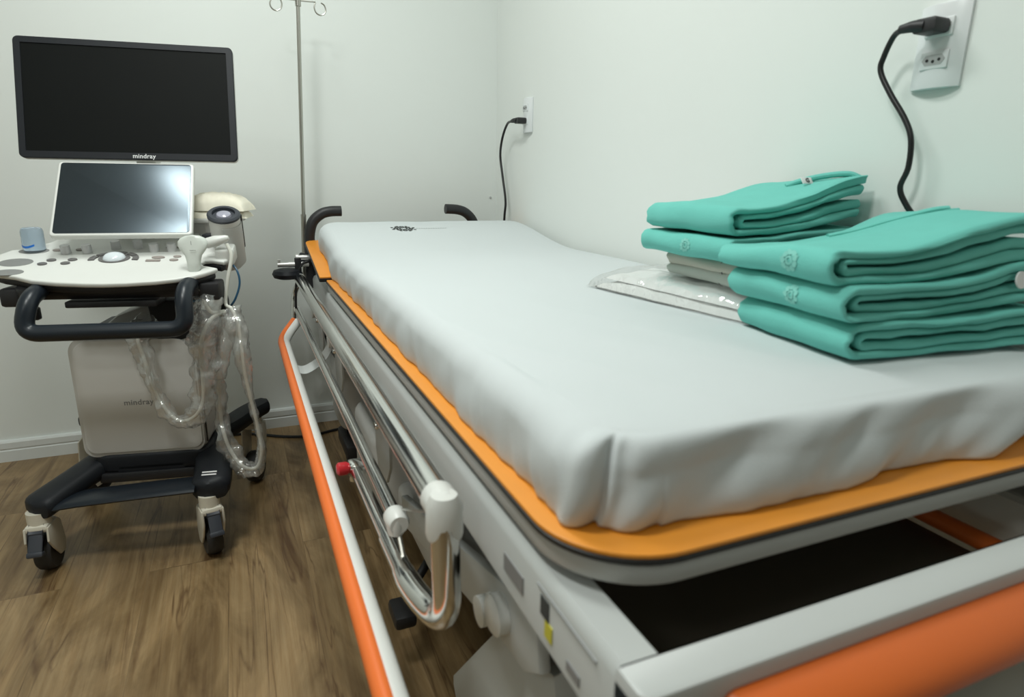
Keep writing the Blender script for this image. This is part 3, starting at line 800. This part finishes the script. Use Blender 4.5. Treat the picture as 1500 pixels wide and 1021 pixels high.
def cord(label, y, z, pts, r):
    t = thing('power_cord', label, 'cable', (XW-.02, y, z))
    b = BM()
    prism(b, rrect(-.019, .019, -.0105, .0105, .006, 5), .0, .034, .003, Matrix(((0, 0, -1), (1, 0, 0), (0, 1, 0))), (XW-.0176, y, z))
    tube(b, [(XW-.045, y+.004, z), (XW-.052, y+.018, z+.001), (XW-.053, y+.036, z)], lambda u: .0105-.004*u, 12)
    obj('plug', b, 'black', t)
    b = BM(); tube(b, pts, r, 10, smooth=8); obj('cable', b, 'cable', t)
xo = XW-.054
cord('thick black power cord hanging from the large socket behind the front pile', .727, 1.232,
     [(xo, .757, 1.232), (.985, .778, 1.226), (.99, .794, 1.200), (.992, .798, 1.178), (.994, .777, 1.143), (.997, .744, 1.099), (.998, .729, 1.068), (1.0, .727, 1.026), (1.0, .735, .994), (1.006, .724, .967), (1.018, .70, .931), (1.024, .68, .88), (1.0262, .66, .80), (1.0262, .67, .70)], .0046)
cord('thin black power cord hanging from the small socket near the corner', 2.278, 1.203,
     [(xo, 2.312, 1.203), (.985, 2.375, 1.197), (.99, 2.435, 1.150), (.993, 2.463, 1.085), (.995, 2.44, 1.0), (.998, 2.414, .907), (1.0, 2.43, .833), (1.005, 2.465, .6), (1.0, 2.50, .15)], .0046)
b = BM(); tube(b, [(-.30, 2.575, .006), (-.118, 2.56, .006), (-.02, 2.54, .006), (.09, 2.47, .006), (.19, 2.44, .006), (.30, 2.47, .006), (.55, 2.52, .006)], .0055, 8, smooth=8)
tag(obj('floor_cable', b, 'cable'), 'black cable lying on the floor between the machine and the bed', 'cable')

# ------------------------------------------------------------------ drip stand
iv = thing('drip_stand', 'thin steel drip pole with two curled hooks at the bed head', 'drip stand', (.215, 2.405, .60))
b = BM(); tube(b, [(.2105, 2.43, .60), (.2205, 2.43, .86)], .0095, 14); obj('lower_pole', b, 'steel', iv)
b = BM(); tube(b, [(.2205, 2.43, .855), (.2490, 2.43, 1.556)], .0066, 14); obj('upper_pole', b, 'steel', iv)
b = BM(); lathe(b, [(0, -.012), (.0095, -.012), (.0095, .012), (.006, .016), (0, .016)], (.249, 2.43, 1.55), seg=16); obj('pole_cap', b, 'steel', iv)
for s, z in ((-1, 0), (1, .004)):
    b = BM(); cx = .249+s*.070
    pts = [(.249, 2.43, 1.556), (.249+s*.03, 2.43, 1.556), (cx-s*.016, 2.43, 1.5555+z*.2), (cx-s*.017, 2.43, 1.548), (cx-s*.0185, 2.43, 1.538), (cx-s*.013, 2.43, 1.524), (cx, 2.43, 1.518), (cx+s*.013, 2.43, 1.523), (cx+s*.0185, 2.43, 1.536), (cx+s*.014, 2.43, 1.550), (cx+s*.004, 2.43, 1.556)]
    tube(b, pts, .0024, 8, smooth=6); obj('hook', b, 'steel', iv)
b = BM(); box(b, (.214, 2.432, .70), (.034, .03, .045), .006); obj('clamp', b, 'dark', iv)

# ------------------------------------------------------------------ ultrasound machine (own frame: x right, y back, z up)
CR = math.atan2(-.075, .405)
cart = thing('ultrasound_machine', 'white and black ultrasound machine on castors with two dark screens', 'ultrasound machine', (-.35, 1.745, 0), CR)
def c(name, bm, m, par=None, **k): return obj(name, bm, m, par or cart, world=False, **k)
def xyz(mt, off): return Matrix.Translation(V(off)) @ mt.to_4x4()
YZX = Matrix(((0, 0, 1), (1, 0, 0), (0, 1, 0)))      # outline (y,z) extruded along x
XZY = Matrix(((1, 0, 0), (0, 0, 1), (0, 1, 0)))      # outline (x,z) extruded along y

# base: two long legs and a middle block
def leg(pts, wid, h0, h1):
    b = BM(); n = len(pts)
    P = smooth_path(pts, 6)
    rings = []
    for i, p in enumerate(P):
        u = i/(len(P)-1); a = P[max(0, i-1)]; d = P[min(len(P)-1, i+1)]; t = (d-a).normalized(); s = V((t.y, -t.x, 0)).normalized()
        endf = min(1, .25+math.sqrt(max(0, 1-(1-min(1, min(u, 1-u)*9))**2))*.75); w = wid(u)*endf/2; hh = (h0+(h1-h0)*u)/2*(.7+.3*endf)
        ring = []
        for k in range(16):
            an = 2*math.pi*k/16; ex_, ez_ = math.cos(an), math.sin(an)
            q = (abs(ex_)**3.2+abs(ez_)**3.2)**(-1/3.2)
            ring.append(b.verts.new(p+s*(w*ex_*q)+V((0, 0, hh*ez_*q))))
        rings.append(ring)
    for A, B in zip(rings, rings[1:]):
        for k in range(16): b.faces.new((A[k], A[(k+1) % 16], B[(k+1) % 16], B[k]))
    b.faces.new(rings[0][::-1]); b.faces.new(rings[-1]); return b
c('base_leg', leg([(-.185, -.012, .178), (-.145, .05, .196), (-.065, .165, .232), (-.02, .26, .243)], lambda u: .090-.012*u, .054, .060), 'dark')
lgR = c('base_leg', leg([(.228, -.022, .195), (.226, .05, .216), (.205, .165, .236), (.19, .26, .243)], lambda u: .096-.01*u, .060, .06), 'dark')
c('base_leg', leg([(-.245, .50, .235), (-.19, .44, .232), (-.10, .30, .235), (-.04, .24, .243)], lambda u: .066+.01*u, .045, .06), 'dark')
c('base_leg', leg([(.300, .505, .246), (.255, .45, .238), (.20, .34, .230), (.15, .24, .243)], lambda u: .066+.01*u, .048, .06), 'dark')
b = BM(); prism(b, rrect(-.09, .215, .10, .40, .05, 8), .212, .268, .012, seg=3); box(b, (.06, .135, .222), (.17, .07, .03), .006); c('base_block', b, 'dark')
b = BM(); prism(b, rrect(-.07, .17, .095, .12, .008, 4), .188, .215, .004); c('base_skirt', b, 'black')
b = BM()
fp = smooth_path([(-.150, .028, .176), (-.09, .022, .186), (.0, .016, .194), (.10, .014, .200), (.195, .014, .204)], 6)
tube(b, fp, .046, 16, flat=.27, up=(0, 0, 1)); c('foot_rest', b, 'handle')
for dz in (0, .009):
    b = BM(); box(b, (.226, .004+dz*.9, .2335+dz*.42), (.036, .0045, .0012), 0, Matrix.Rotation(R(20), 3, 'X')); c('floor_sticker', b, 'tag', lgR, smooth=False, label='white printed stripe')
def caster(x, y, top, rz, hidden=False):
    mt = Matrix.Translation(V((x, y, 0))) @ Matrix.Rotation(rz, 4, 'Z')
    r = .052
    b = BM(); lathe(b, [(0, -.0175), (.032, -.0175), (r-.006, -.0195), (r-.0015, -.014), (r, 0), (r-.0015, .014), (r-.006, .0195), (.032, .0175), (0, .0175)], (0, .022, r), axis='X', seg=36)
    bmesh.ops.transform(b, matrix=mt, verts=b.verts); w = c('caster_wheel', b, 'tyre')
    b = BM()
    for s in (-1, 1):
        prism(b, [(-.030, top-.02), (-.036, top-.055), (-.012, .070), (.018, .036), (.044, .032), (.058, .060), (.046, top-.035), (.028, top-.02)], s*.0248-.0030, s*.0248+.0030, .0025, YZX)
    box(b, (0, .0, top-.024), (.052, .062, .020), .008); tube(b, [(0, 0, top-.03), (0, 0, top+.015)], .026, 20)
    bmesh.ops.transform(b, matrix=mt, verts=b.verts); f = c('caster_fork', b, 'cream', w, label='cream caster housing')
    b = BM(); prism(b, [(-.036, top-.030), (-.030, top-.024), (-.040, top-.040), (-.058, top-.072), (-.054, top-.080), (-.036, top-.062)], -.016, .016, .003, YZX)
    box(b, (0, -.052, top-.078), (.036, .022, .014), .004, Matrix.Rotation(R(-25), 3, 'X'))
    bmesh.ops.transform(b, matrix=mt, verts=b.verts); c('brake_pedal', b, 'pedal', w, label='slate brake pedal')
caster(-.178, .0, .158, R(4)); caster(.222, -.005, .168, R(24)); caster(.262, .462, .215, R(170)); caster(-.21, .465, .21, R(150))

# body
b = BM()
prism(b, rrect(-.098, .2, .26, .592, (.03, .03, .045, .045), 8), .105, .115, .004, XZY)
prism(b, rrect(-.104, .206, .262, .59, (.03, .03, .05, .05), 8), .115, .38, .012, XZY, seg=3)
bd = c('body', b, 'grey')
b = BM(); prism(b, rrect(-.088, .196, .273, .582, (.025, .025, .045, .045), 8), .0985, .1055, .003, XZY); fp_ = c('front_panel', b, 'grey')
b = BM(); box(b, (.2035, .118, .40), (.003, .004, .235)); c('panel_gap', b, 'edge', bd, smooth=False)
tb = text_bm('mindray', .021, .0003, 1.05); bmesh.ops.transform(tb, matrix=xyz(Matrix.Rotation(R(90), 3, 'X'), (.052, .0981, .412)), verts=tb.verts); c('logo', tb, 'logog', fp_, smooth=False, label='grey maker lettering')
# neck: black swoosh and grey column under the panel
b = BM(); prism(b, [(-.095, .565), (-.075, .592), (.10, .615), (.215, .60), (.212, .555), (.10, .585), (-.06, .575)], .112, .36, .006, XZY); c('body_top', b, 'dark')
b = BM(); prism(b, [(-.045, .592), (.0, .63), (.06, .652), (.15, .658), (.16, .59)], .18, .34, .01, XZY); c('neck_cover', b, 'coverg')
b = BM(); tube(b, [(.075, .27, .59), (.068, .25, .72)], .045, 18); c('lift_neck', b, 'dark')
b = BM(); prism(b, [(.115, .56), (.19, .58), (.21, .68), (.10, .68)], .10, .22, .008, XZY); c('neck_bracket', b, 'dark')
# panel:  plane z = a + k*y
PA, PK = .750, .25
pang = math.atan(PK)
def pz(y): return PA+PK*y
def pm_(u, v, dz=0.0):
    """point u,v on the sloping panel, dz above it"""
    return V((u-0*dz, v-dz*math.sin(pang), pz(v)+dz*math.cos(pang)))
PROT = Matrix.Rotation(pang, 3, 'X')
def on_panel(bm, u, v, dz=0.0):
    bmesh.ops.transform(bm, matrix=Matrix.Translation(pm_(u, v, dz)) @ PROT.to_4x4(), verts=bm.verts); return bm
cs = math.cos(pang)
outl = [(-.150, .036), (-.105, .010), (-.05, -.004), (.01, -.013), (.05, -.016), (.10, -.014), (.16, -.006), (.20, .004), (.238, .020), (.262, .040), (.283, .062)]
right = [(.285, .070), (.250, .088), (.238, .105), (.246, .122), (.262, .124), (.292, .112), (.300, .125), (.296, .160), (.288, .19), (.262, .245), (.245, .275), (.225, .295)]
back = [(.18, .305), (-.12, .305)]
left = [(-.150, .285), (-.158, .262), (-.185, .235), (-.205, .212), (-.226, .206), (-.245, .165), (-.252, .13), (-.246, .10), (-.222, .072), (-.188, .05)]
ol = [(p[0], p[1]/cs) for p in outl+right+back+left]
b = BM(); t = bmesh.new(); t.free()
prism(b, ol, -.012, 0, .004, seg=3); on_panel(b, 0, 0)
pan = c('control_panel', b, 'offwhite', label='white control panel')
b = BM(); prism(b, [(p[0]*.97+.001, p[1]*.96+.006) for p in ol], -.030, -.0125, .004); on_panel(b, 0, 0); c('panel_underside', b, 'black', label='black underside')
b = BM(); prism(b, rrect(-.16, .25, .02, .27, .03, 6), -.058, -.028, .008); on_panel(b, 0, 0)
box(b, (.05, .06, .690), (.20, .08, .016), .004); box(b, (.265, .075, .712), (.05, .07, .045), .006); box(b, (-.165, .075, .705), (.06, .06, .045), .008); c('keyboard_tray', b, 'black', label='black tray under the panel')
b = BM(); box(b, (-.112, .02, .672), (.018, .02, .03), .004); c('drawer_latch', b, 'black')
# rear slope joining panel to screen
b = BM(); prism(b, [(.262, .803), (.305, .822), (.35, .840), (.35, .78), (.262, .78)], -.11, .19, .004, YZX); c('panel_back', b, 'offwhite')
for q_ in (((.055, .292, .829), (.034, .006, .008)), ((.172, .300, .832), (.010, .004, .006))):
    b = BM(); box(b, *q_); c('panel_slot', b, 'slot', smooth=False)

def disc(u, v, ru, rv, m, name, h=.002, par=pan, rot=0, label=None, top=.7):
    b = BM(); n = 24
    o = [(ru*math.cos(2*math.pi*k/n), rv*math.sin(2*math.pi*k/n)) for k in range(n)]
    prism(b, o, -.001, h, min(.0009, h*.4)); bmesh.ops.rotate(b, matrix=Matrix.Rotation(rot, 3, 'Z'), verts=b.verts); on_panel(b, u, v)
    return c(name, b, m, par, label=label)
# cup holders on the left wing
disc(-.172, .197, .034, .020, 'slot', 'cup_holder', .0008, label='grey cup recess'); disc(-.181, .120, .037, .026, 'slot', 'cup_holder', .0008, label='grey cup recess'); disc(-.172, .058, .033, .019, 'slot', 'cup_holder', .0008, label='grey cup recess')
def knobf(u, v, r=.0115, h=.021):
    b = BM(); lathe(b, [(r*1.02, -.001), (r*1.02, .003), (r, .004), (r*.97, h-.002), (r*.9, h), (0, h)], seg=24); on_panel(b, u, v); c('knob', b, 'knob', pan)
for u, v in ((-.093, .181), (-.046, .185), (.0125, .212), (.065, .215), (.110, .190), (.152, .192)): knobf(u, v)
for u, v in ((-.118, .200), (-.066, .203), (.145, .214), (.172, .216)): disc(u, v, .013, .0085, 'taupe', 'key', .0025)
for u, v in ((-.108, .131), (-.062, .133), (-.119, .107), (-.070, .110)): disc(u, v, .0105, .0085, 'key', 'key', .003)
for u, v, ru, rv in ((.131, .142, .0155, .0075), (.175, .147, .0095, .0065), (.172, .124, .0105, .0070)): disc(u, v, ru, rv, 'taupe', 'key', .003)
b = BM(); prism(b, rrect(-.017, .017, -.0055, .0055, .002, 4), -.001, .003, .0008); on_panel(b, .124, .121); c('key', b, 'taupe', pan)
# trackball with its ring of keys
TU, TV = .030, .139
disc(TU, TV, .036, .030, 'key', 'trackball_ring', .0025)
b = BM(); lathe(b, [(.0265, .0), (.026, .006), (.0235, .012), (.018, .0165), (.010, .019), (0, .02)], seg=28); on_panel(b, TU, TV, -.004); c('trackball', b, 'ball', pan)
for a0, a1 in ((-8, 28), (33, 62), (70, 110), (118, 147), (152, 188)):
    b = BM(); o = []
    for k in range(9): a = R(a0+(a1-a0)*k/8); o.append((.057*math.cos(a), .050*math.sin(a)))
    for k in range(8, -1, -1): a = R(a0+(a1-a0)*k/8); o.append((.043*math.cos(a), .037*math.sin(a)))
    prism(b, o, -.001, .0035, .001); on_panel(b, TU, TV-.006); c('ring_key', b, 'key', pan)
# handle
b = BM()
hp = poly_round([(-.098, .04, .728), (-.098, -.035, .715), (-.112, -.052, .640), (.230, -.052, .640), (.226, -.035, .722), (.226, .04, .738)], .055, 8)
tube(b, hp, .0195, 18); c('handle', b, 'handle', label='slate grey tube handle')

# touch screen
ttm = Matrix.Translation(V((.049, .217, .9327))) @ (Matrix.Rotation(R(5), 4, 'Z') @ Matrix.Rotation(R(-41), 4, 'X') @ Matrix.Rotation(R(90), 4, 'X'))
def tpart(bm): bmesh.ops.transform(bm, matrix=ttm, verts=bm.verts); return bm
b = BM(); prism(b, rrect(-.160, .160, -.1185, .1185, .010, 6), -.018, 0, .004, seg=3)
prism(b, rrect(-.13, .13, -.095, .085, .02, 6), -.030, -.017, .005); ts = c('touch_monitor', tpart(b), 'offwhite', label='white framed touch screen')
b = BM(); prism(b, rrect(-.1530, .1530, -.1115, .1135, .008, 6), -.001, .0008, .0003); c('touch_panel', tpart(b), 'touch', ts, label='black glossy touch panel')
# main monitor
mmt = Matrix.Translation(V((.0480, .3483, 1.1822))) @ (Matrix.Rotation(R(.97), 4, 'Z') @ Matrix.Rotation(R(-14.07), 4, 'X') @ Matrix.Rotation(R(90), 4, 'X'))
def mpart(bm): bmesh.ops.transform(bm, matrix=mmt, verts=bm.verts); return bm
MW, MH = .265, .1568
b = BM()
prism(b, rrect(-MW, MW, -MH, MH, .013, 8), -.022, -.002, .004, seg=3); mon = c('monitor', mpart(b), 'grey', label='large flat monitor')
b = BM()   # bezel as a ring
oo = rrect(-MW-.0003, MW+.0003, -MH-.0003, MH+.0003, .013, 8); ii = rrect(-MW+.0165, MW-.0165, -MH+.0175, MH-.016, .0015, 8)
rings = [[b.verts.new((p[0], p[1], z)) for p in o] for o, z in ((oo, -.006), (oo, .0005), ([(p[0]*.995, p[1]*.992) for p in oo], .002), (ii, .002), (ii, -.001))]
for A, B in zip(rings, rings[1:]):
    k = len(A)
    for i in range(k): b.faces.new((A[i], A[(i+1) % k], B[(i+1) % k], B[i]))
bz = c('bezel', mpart(b), 'dark', mon, angle=35, label='charcoal bezel')
b = BM(); prism(b, rrect(-MW+.016, MW-.016, -MH+.017, MH-.0155, .001, 2), -.0025, -.0003); c('screen', mpart(b), 'screen', mon, smooth=False, label='switched-off black screen')
tb = text_bm('mindray', .0165, .0003, 1.05)
bmesh.ops.transform(tb, matrix=Matrix.Translation(V((.030, -MH+.0085, .0023))), verts=tb.verts); c('logo', mpart(tb), 'logo', bz, smooth=False, label='white maker lettering')
b = BM(); prism(b, rrect(-.12, .12, -.08, .08, .03, 6), -.05, -.02, .01); c('monitor_back', mpart(b), 'grey', mon)
b = BM(); box(b, (.060, .405, 1.00), (.055, .05, .24), .012); box(b, (.060, .395, 1.13), (.05, .06, .07), .01); box(b, (.06, .33, .86), (.16, .07, .10), .02); c('monitor_arm', b, 'offwhite')

# gel warmer on the right
gwm = Matrix.Translation(V((.285, .225, .805))) @ Matrix.Rotation(R(27), 4, 'X') @ Matrix.Rotation(R(3), 4, 'Y')
def gpart(bm): bmesh.ops.transform(bm, matrix=gwm, verts=bm.verts); return bm
b = BM(); lathe(b, [(0, -.06), (.030, -.06), (.034, -.055), (.0395, .085), (.0405, .098), (.038, .101), (.031, .101), (.030, .06), (0, .06)], seg=36); gw = c('gel_warmer', gpart(b), 'grey', label='pale cylindrical gel warmer')
b = BM(); lathe(b, [(.041, .094), (.0412, .100), (.037, .104), (.0285, .104), (.0275, .096)], seg=36); c('warmer_rim', gpart(b), 'pedal', gw, label='dark rim')
b = BM()
for k in range(10):
    pass
arc = [(.0415*math.cos(R(a)), .0415*math.sin(R(a))) for a in range(-90, 15, 8)]
vs = [[b.verts.new((p[0], p[1], z)) for p in arc] for z in (-.045, .078)]
vs2 = [[b.verts.new((p[0]*.96, p[1]*.96, z)) for p in arc] for z in (-.045, .078)]
for i in range(len(arc)-1):
    b.faces.new((vs[0][i], vs[0][i+1], vs[1][i+1], vs[1][i])); b.faces.new((vs2[0][i+1], vs2[0][i], vs2[1][i], vs2[1][i+1]))
    b.faces.new((vs[1][i], vs[1][i+1], vs2[1][i+1], vs2[1][i])); b.faces.new((vs[0][i+1], vs[0][i], vs2[0][i], vs2[0][i+1]))
for i, j in ((0, 0), (-1, -1)): b.faces.new((vs[0][i], vs[1][i], vs2[1][i], vs2[0][i]))
c('warmer_cover', gpart(b), 'coverg', gw, label='raised front cover')
b = BM(); box(b, (.0405, .010, .045), (.004, .006, .10), .001); c('warmer_slot', gpart(b), 'edge', gw, label='black slit')
b = BM(); box(b, (.245, .235, .815), (.05, .04, .05), .008); c('warmer_bracket', b, 'dark')
# side tray for tissues and probe holders
b = BM(); prism(b, rrect(.10, .30, .30, .45, .02, 5), .862, .874, .003); box(b, (.18, .36, .83), (.06, .06, .07), .01); c('side_tray', b, 'coverg')
b = BM(); prism(b, rrect(-.022, .024, -.03, .03, .012, 5), -.03, .012, .006, Matrix.Rotation(R(14), 3, 'X'), (.290, .155, .800)); c('probe_holder', b, 'offwhite', label='white probe holder')
b = BM(); tube(b, [(.283, .13, .69), (.288, .11, .675), (.287, .10, .655), (.284, .098, .640)], lambda u: .0075+.004*u, 12, smooth=5); c('cable_hook', b, 'black', label='black cable hook')
b = BM(); tube(b, [(.292, .16, .775), (.318, .13, .755), (.325, .12, .72), (.312, .115, .68), (.294, .12, .655)], .0028, 8, smooth=6); c('thin_cable', b, 'bluec', label='thin dark blue cable')
b = BM(); tube(b, [(.20, .06, .70), (.225, .05, .688), (.25, .06, .692), (.262, .08, .70)], .003, 8, smooth=6); c('thin_cable', b, 'bluec', label='thin blue cable under the panel')

# loose things on the machine (world placement through the machine's frame)
CM = ROOTS[cart.name]
def loose(name, label, cat, loc, group=None):
    return thing(name, label, cat, CM @ V(loc), CR, group)
def lp(name, bm, m, par, **k):   # mesh given in machine coordinates
    bmesh.ops.transform(bm, matrix=CM, verts=bm.verts); return obj(name, bm, m, par, **k)
gb = loose('gel_bottle', 'pale blue translucent bottle in the cup recess on the left of the panel', 'bottle', (-.170, .197, .803))
b = BM(); lathe(b, [(0, .001), (.0225, .001), (.0245, .005), (.0245, .030), (.0238, .033), (.0245, .036), (.0243, .048), (.022, .055), (.017, .058), (.0, .058)], (-.170, .197, .801), seg=32); lp('bottle_body', b, 'bottle', gb)
b = BM()
arc = [(a, .0248) for a in range(200, 300, 6)]
vs = [[b.verts.new((-.170+r*math.cos(R(a)), .197+r*math.sin(R(a)), z+.006*math.sin(R((a-200)*1.8))*-1)) for a, r in arc] for z in (.8145, .8195)]
for i in range(len(arc)-1): b.faces.new((vs[0][i], vs[0][i+1], vs[1][i+1], vs[1][i]))
lp('label_stripe', b, 'blue', gb, label='blue stripe')
gt = loose('gel_flask', 'clear capped gel flask standing in the warmer on the right of the machine', 'bottle', (.287, .215, .86))
b = BM(); lathe(b, [(0, .062), (.0255, .062), (.0255, .090), (.024, .094), (.019, .096), (.017, .101), (.009, .104), (.0, .105)], seg=28); bmesh.ops.transform(b, matrix=gwm, verts=b.verts); fl = lp('flask_body', b, 'gel', gt)
ti = loose('tissue_stack', 'soft pile of cream tissues behind the gel warmer', 'tissues', (.23, .36, .8745))
b = BM(); pillow(b, .228, .375, .8745, .19, .13, .026, 0, 4.0, .0015, 4.0); lp('tissue', b, 'cloth', ti)
b = BM(); pillow(b, .240, .37, .895, .175, .12, .050, R(-8), 14.0, .003, 2.6); lp('tissue', b, 'cloth', ti, label='crumpled top tissue')

# transducers with sleeved cables
def probe_head(par):
    b = BM()
    prof = [(-.010, .758, .010), (.0, .770, .0155), (.0, .785, .0165), (.0, .800, .0205), (.0, .813, .031), (.0, .824, .037), (.0, .834, .0365), (.0, .842, .030), (.0, .8475, .018), (.0, .849, .004)]
    rings = []
    for k_, z, hw in prof:
        th_ = .0165 if z < .80 else .0165-.004*((z-.80)/.05); ring = []
        if hw < .012: th_ *= .6
        for i in range(20):
            a = 2*math.pi*i/20; q = (abs(math.cos(a))**3+abs(math.sin(a))**3)**(-1/3)
            ring.append(b.verts.new((.235+hw*math.cos(a)*q*.93, .062+(z-.80)*.18+th_*math.sin(a)*q*.8, z)))
        rings.append(ring)
    for A, B in zip(rings, rings[1:]):
        for i in range(20): b.faces.new((A[i], A[(i+1) % 20], B[(i+1) % 20], B[i]))
    b.faces.new(rings[0][::-1]); b.faces.new(rings[-1])
    hd = lp('probe_head', b, 'probe', par)
    b = BM(); box(b, (.236, .0478, .832), (.0008, .0012, .010)); lp('centre_mark', b, 'logog', hd, smooth=False)
    b = BM(); box(b, (.238, .0475, .814), (.014, .0012, .0012)); lp('printed_line', b, 'logog', hd, smooth=False)
    return hd
def crinkle(amp, seed):
    def j(q, p):
        d = q-p
        k = 1+amp*(fbm(q.x*45+seed, q.y*45, q.z*30)+.6*fbm(q.x*110, q.y*110+seed, q.z*70))
        return p+d*k
    return j
pb = loose('ultrasound_probe', 'pale fan-shaped ultrasound probe upright in the panel notch, cable in clear sleeve over the body', 'ultrasound probe', (.235, .062, .76))
probe_head(pb)
pathA = [(.236, .055, .760), (.246, .045, .715), (.262, .05, .66), (.292, .07, .655), (.262, .045, .640), (.238, .03, .585), (.232, .03, .50), (.226, .03, .430), (.206, .03, .392), (.172, .03, .377), (.140, .035, .400), (.112, .04, .465), (.095, .05, .545), (.085, .06, .600), (.10, .10, .62)]
b = BM(); tube(b, pathA, .0048, 10, smooth=8); lp('probe_cable', b, 'ccable', pb)
b = BM(); tube(b, pathA[4:], lambda u: .017+.008*math.sin(u*7)+.010*u, 18, smooth=10, caps=False, jitter=crinkle(.55, 3)); lp('cable_sleeve', b, 'sleeve', pb, label='clear crinkled plastic sleeve', angle=180)
p2 = loose('ultrasound_probe', 'small white ultrasound probe in the holder by the gel warmer, cable looping near the floor', 'ultrasound probe', (.285, .14, .80))
b = BM(); lathe(b, [(0, -.032), (.010, -.030), (.0135, -.02), (.0140, .004), (.011, .018), (.0085, .030), (.005, .036), (0, .036)], (.272, .130, .828), mtx=Matrix.Rotation(R(75), 3, 'Y'), seg=20); lp('probe_head', b, 'offwhite', p2)
pathB = [(.302, .125, .822), (.312, .115, .79), (.300, .10, .73), (.292, .09, .672), (.308, .075, .660), (.322, .06, .625), (.328, .05, .56), (.331, .05, .48), (.340, .05, .41), (.350, .05, .33), (.352, .05, .262), (.335, .05, .222), (.303, .05, .228), (.272, .06, .275), (.256, .07, .34), (.255, .08, .43), (.262, .08, .53), (.274, .075, .61), (.284, .085, .648)]
b = BM(); tube(b, pathB, .0048, 10, smooth=8); lp('probe_cable', b, 'ccable', p2)
b = BM(); tube(b, pathB[4:], lambda u: .016+.007*math.sin(u*11+1), 18, smooth=10, caps=False, jitter=crinkle(.55, 8)); lp('cable_sleeve', b, 'sleeve', p2, label='clear crinkled plastic sleeve', angle=180)
b = BM(); tube(b, [(.262, .06, .70), (.250, .045, .64), (.238, .045, .57), (.262, .05, .50), (.285, .055, .56), (.300, .07, .64)], lambda u: .026+.008*math.sin(u*6), 18, smooth=8, caps=False, jitter=crinkle(.5, 5)); lp('cable_sleeve', b, 'sleeve', p2, label='loose gathered sleeve', angle=180)
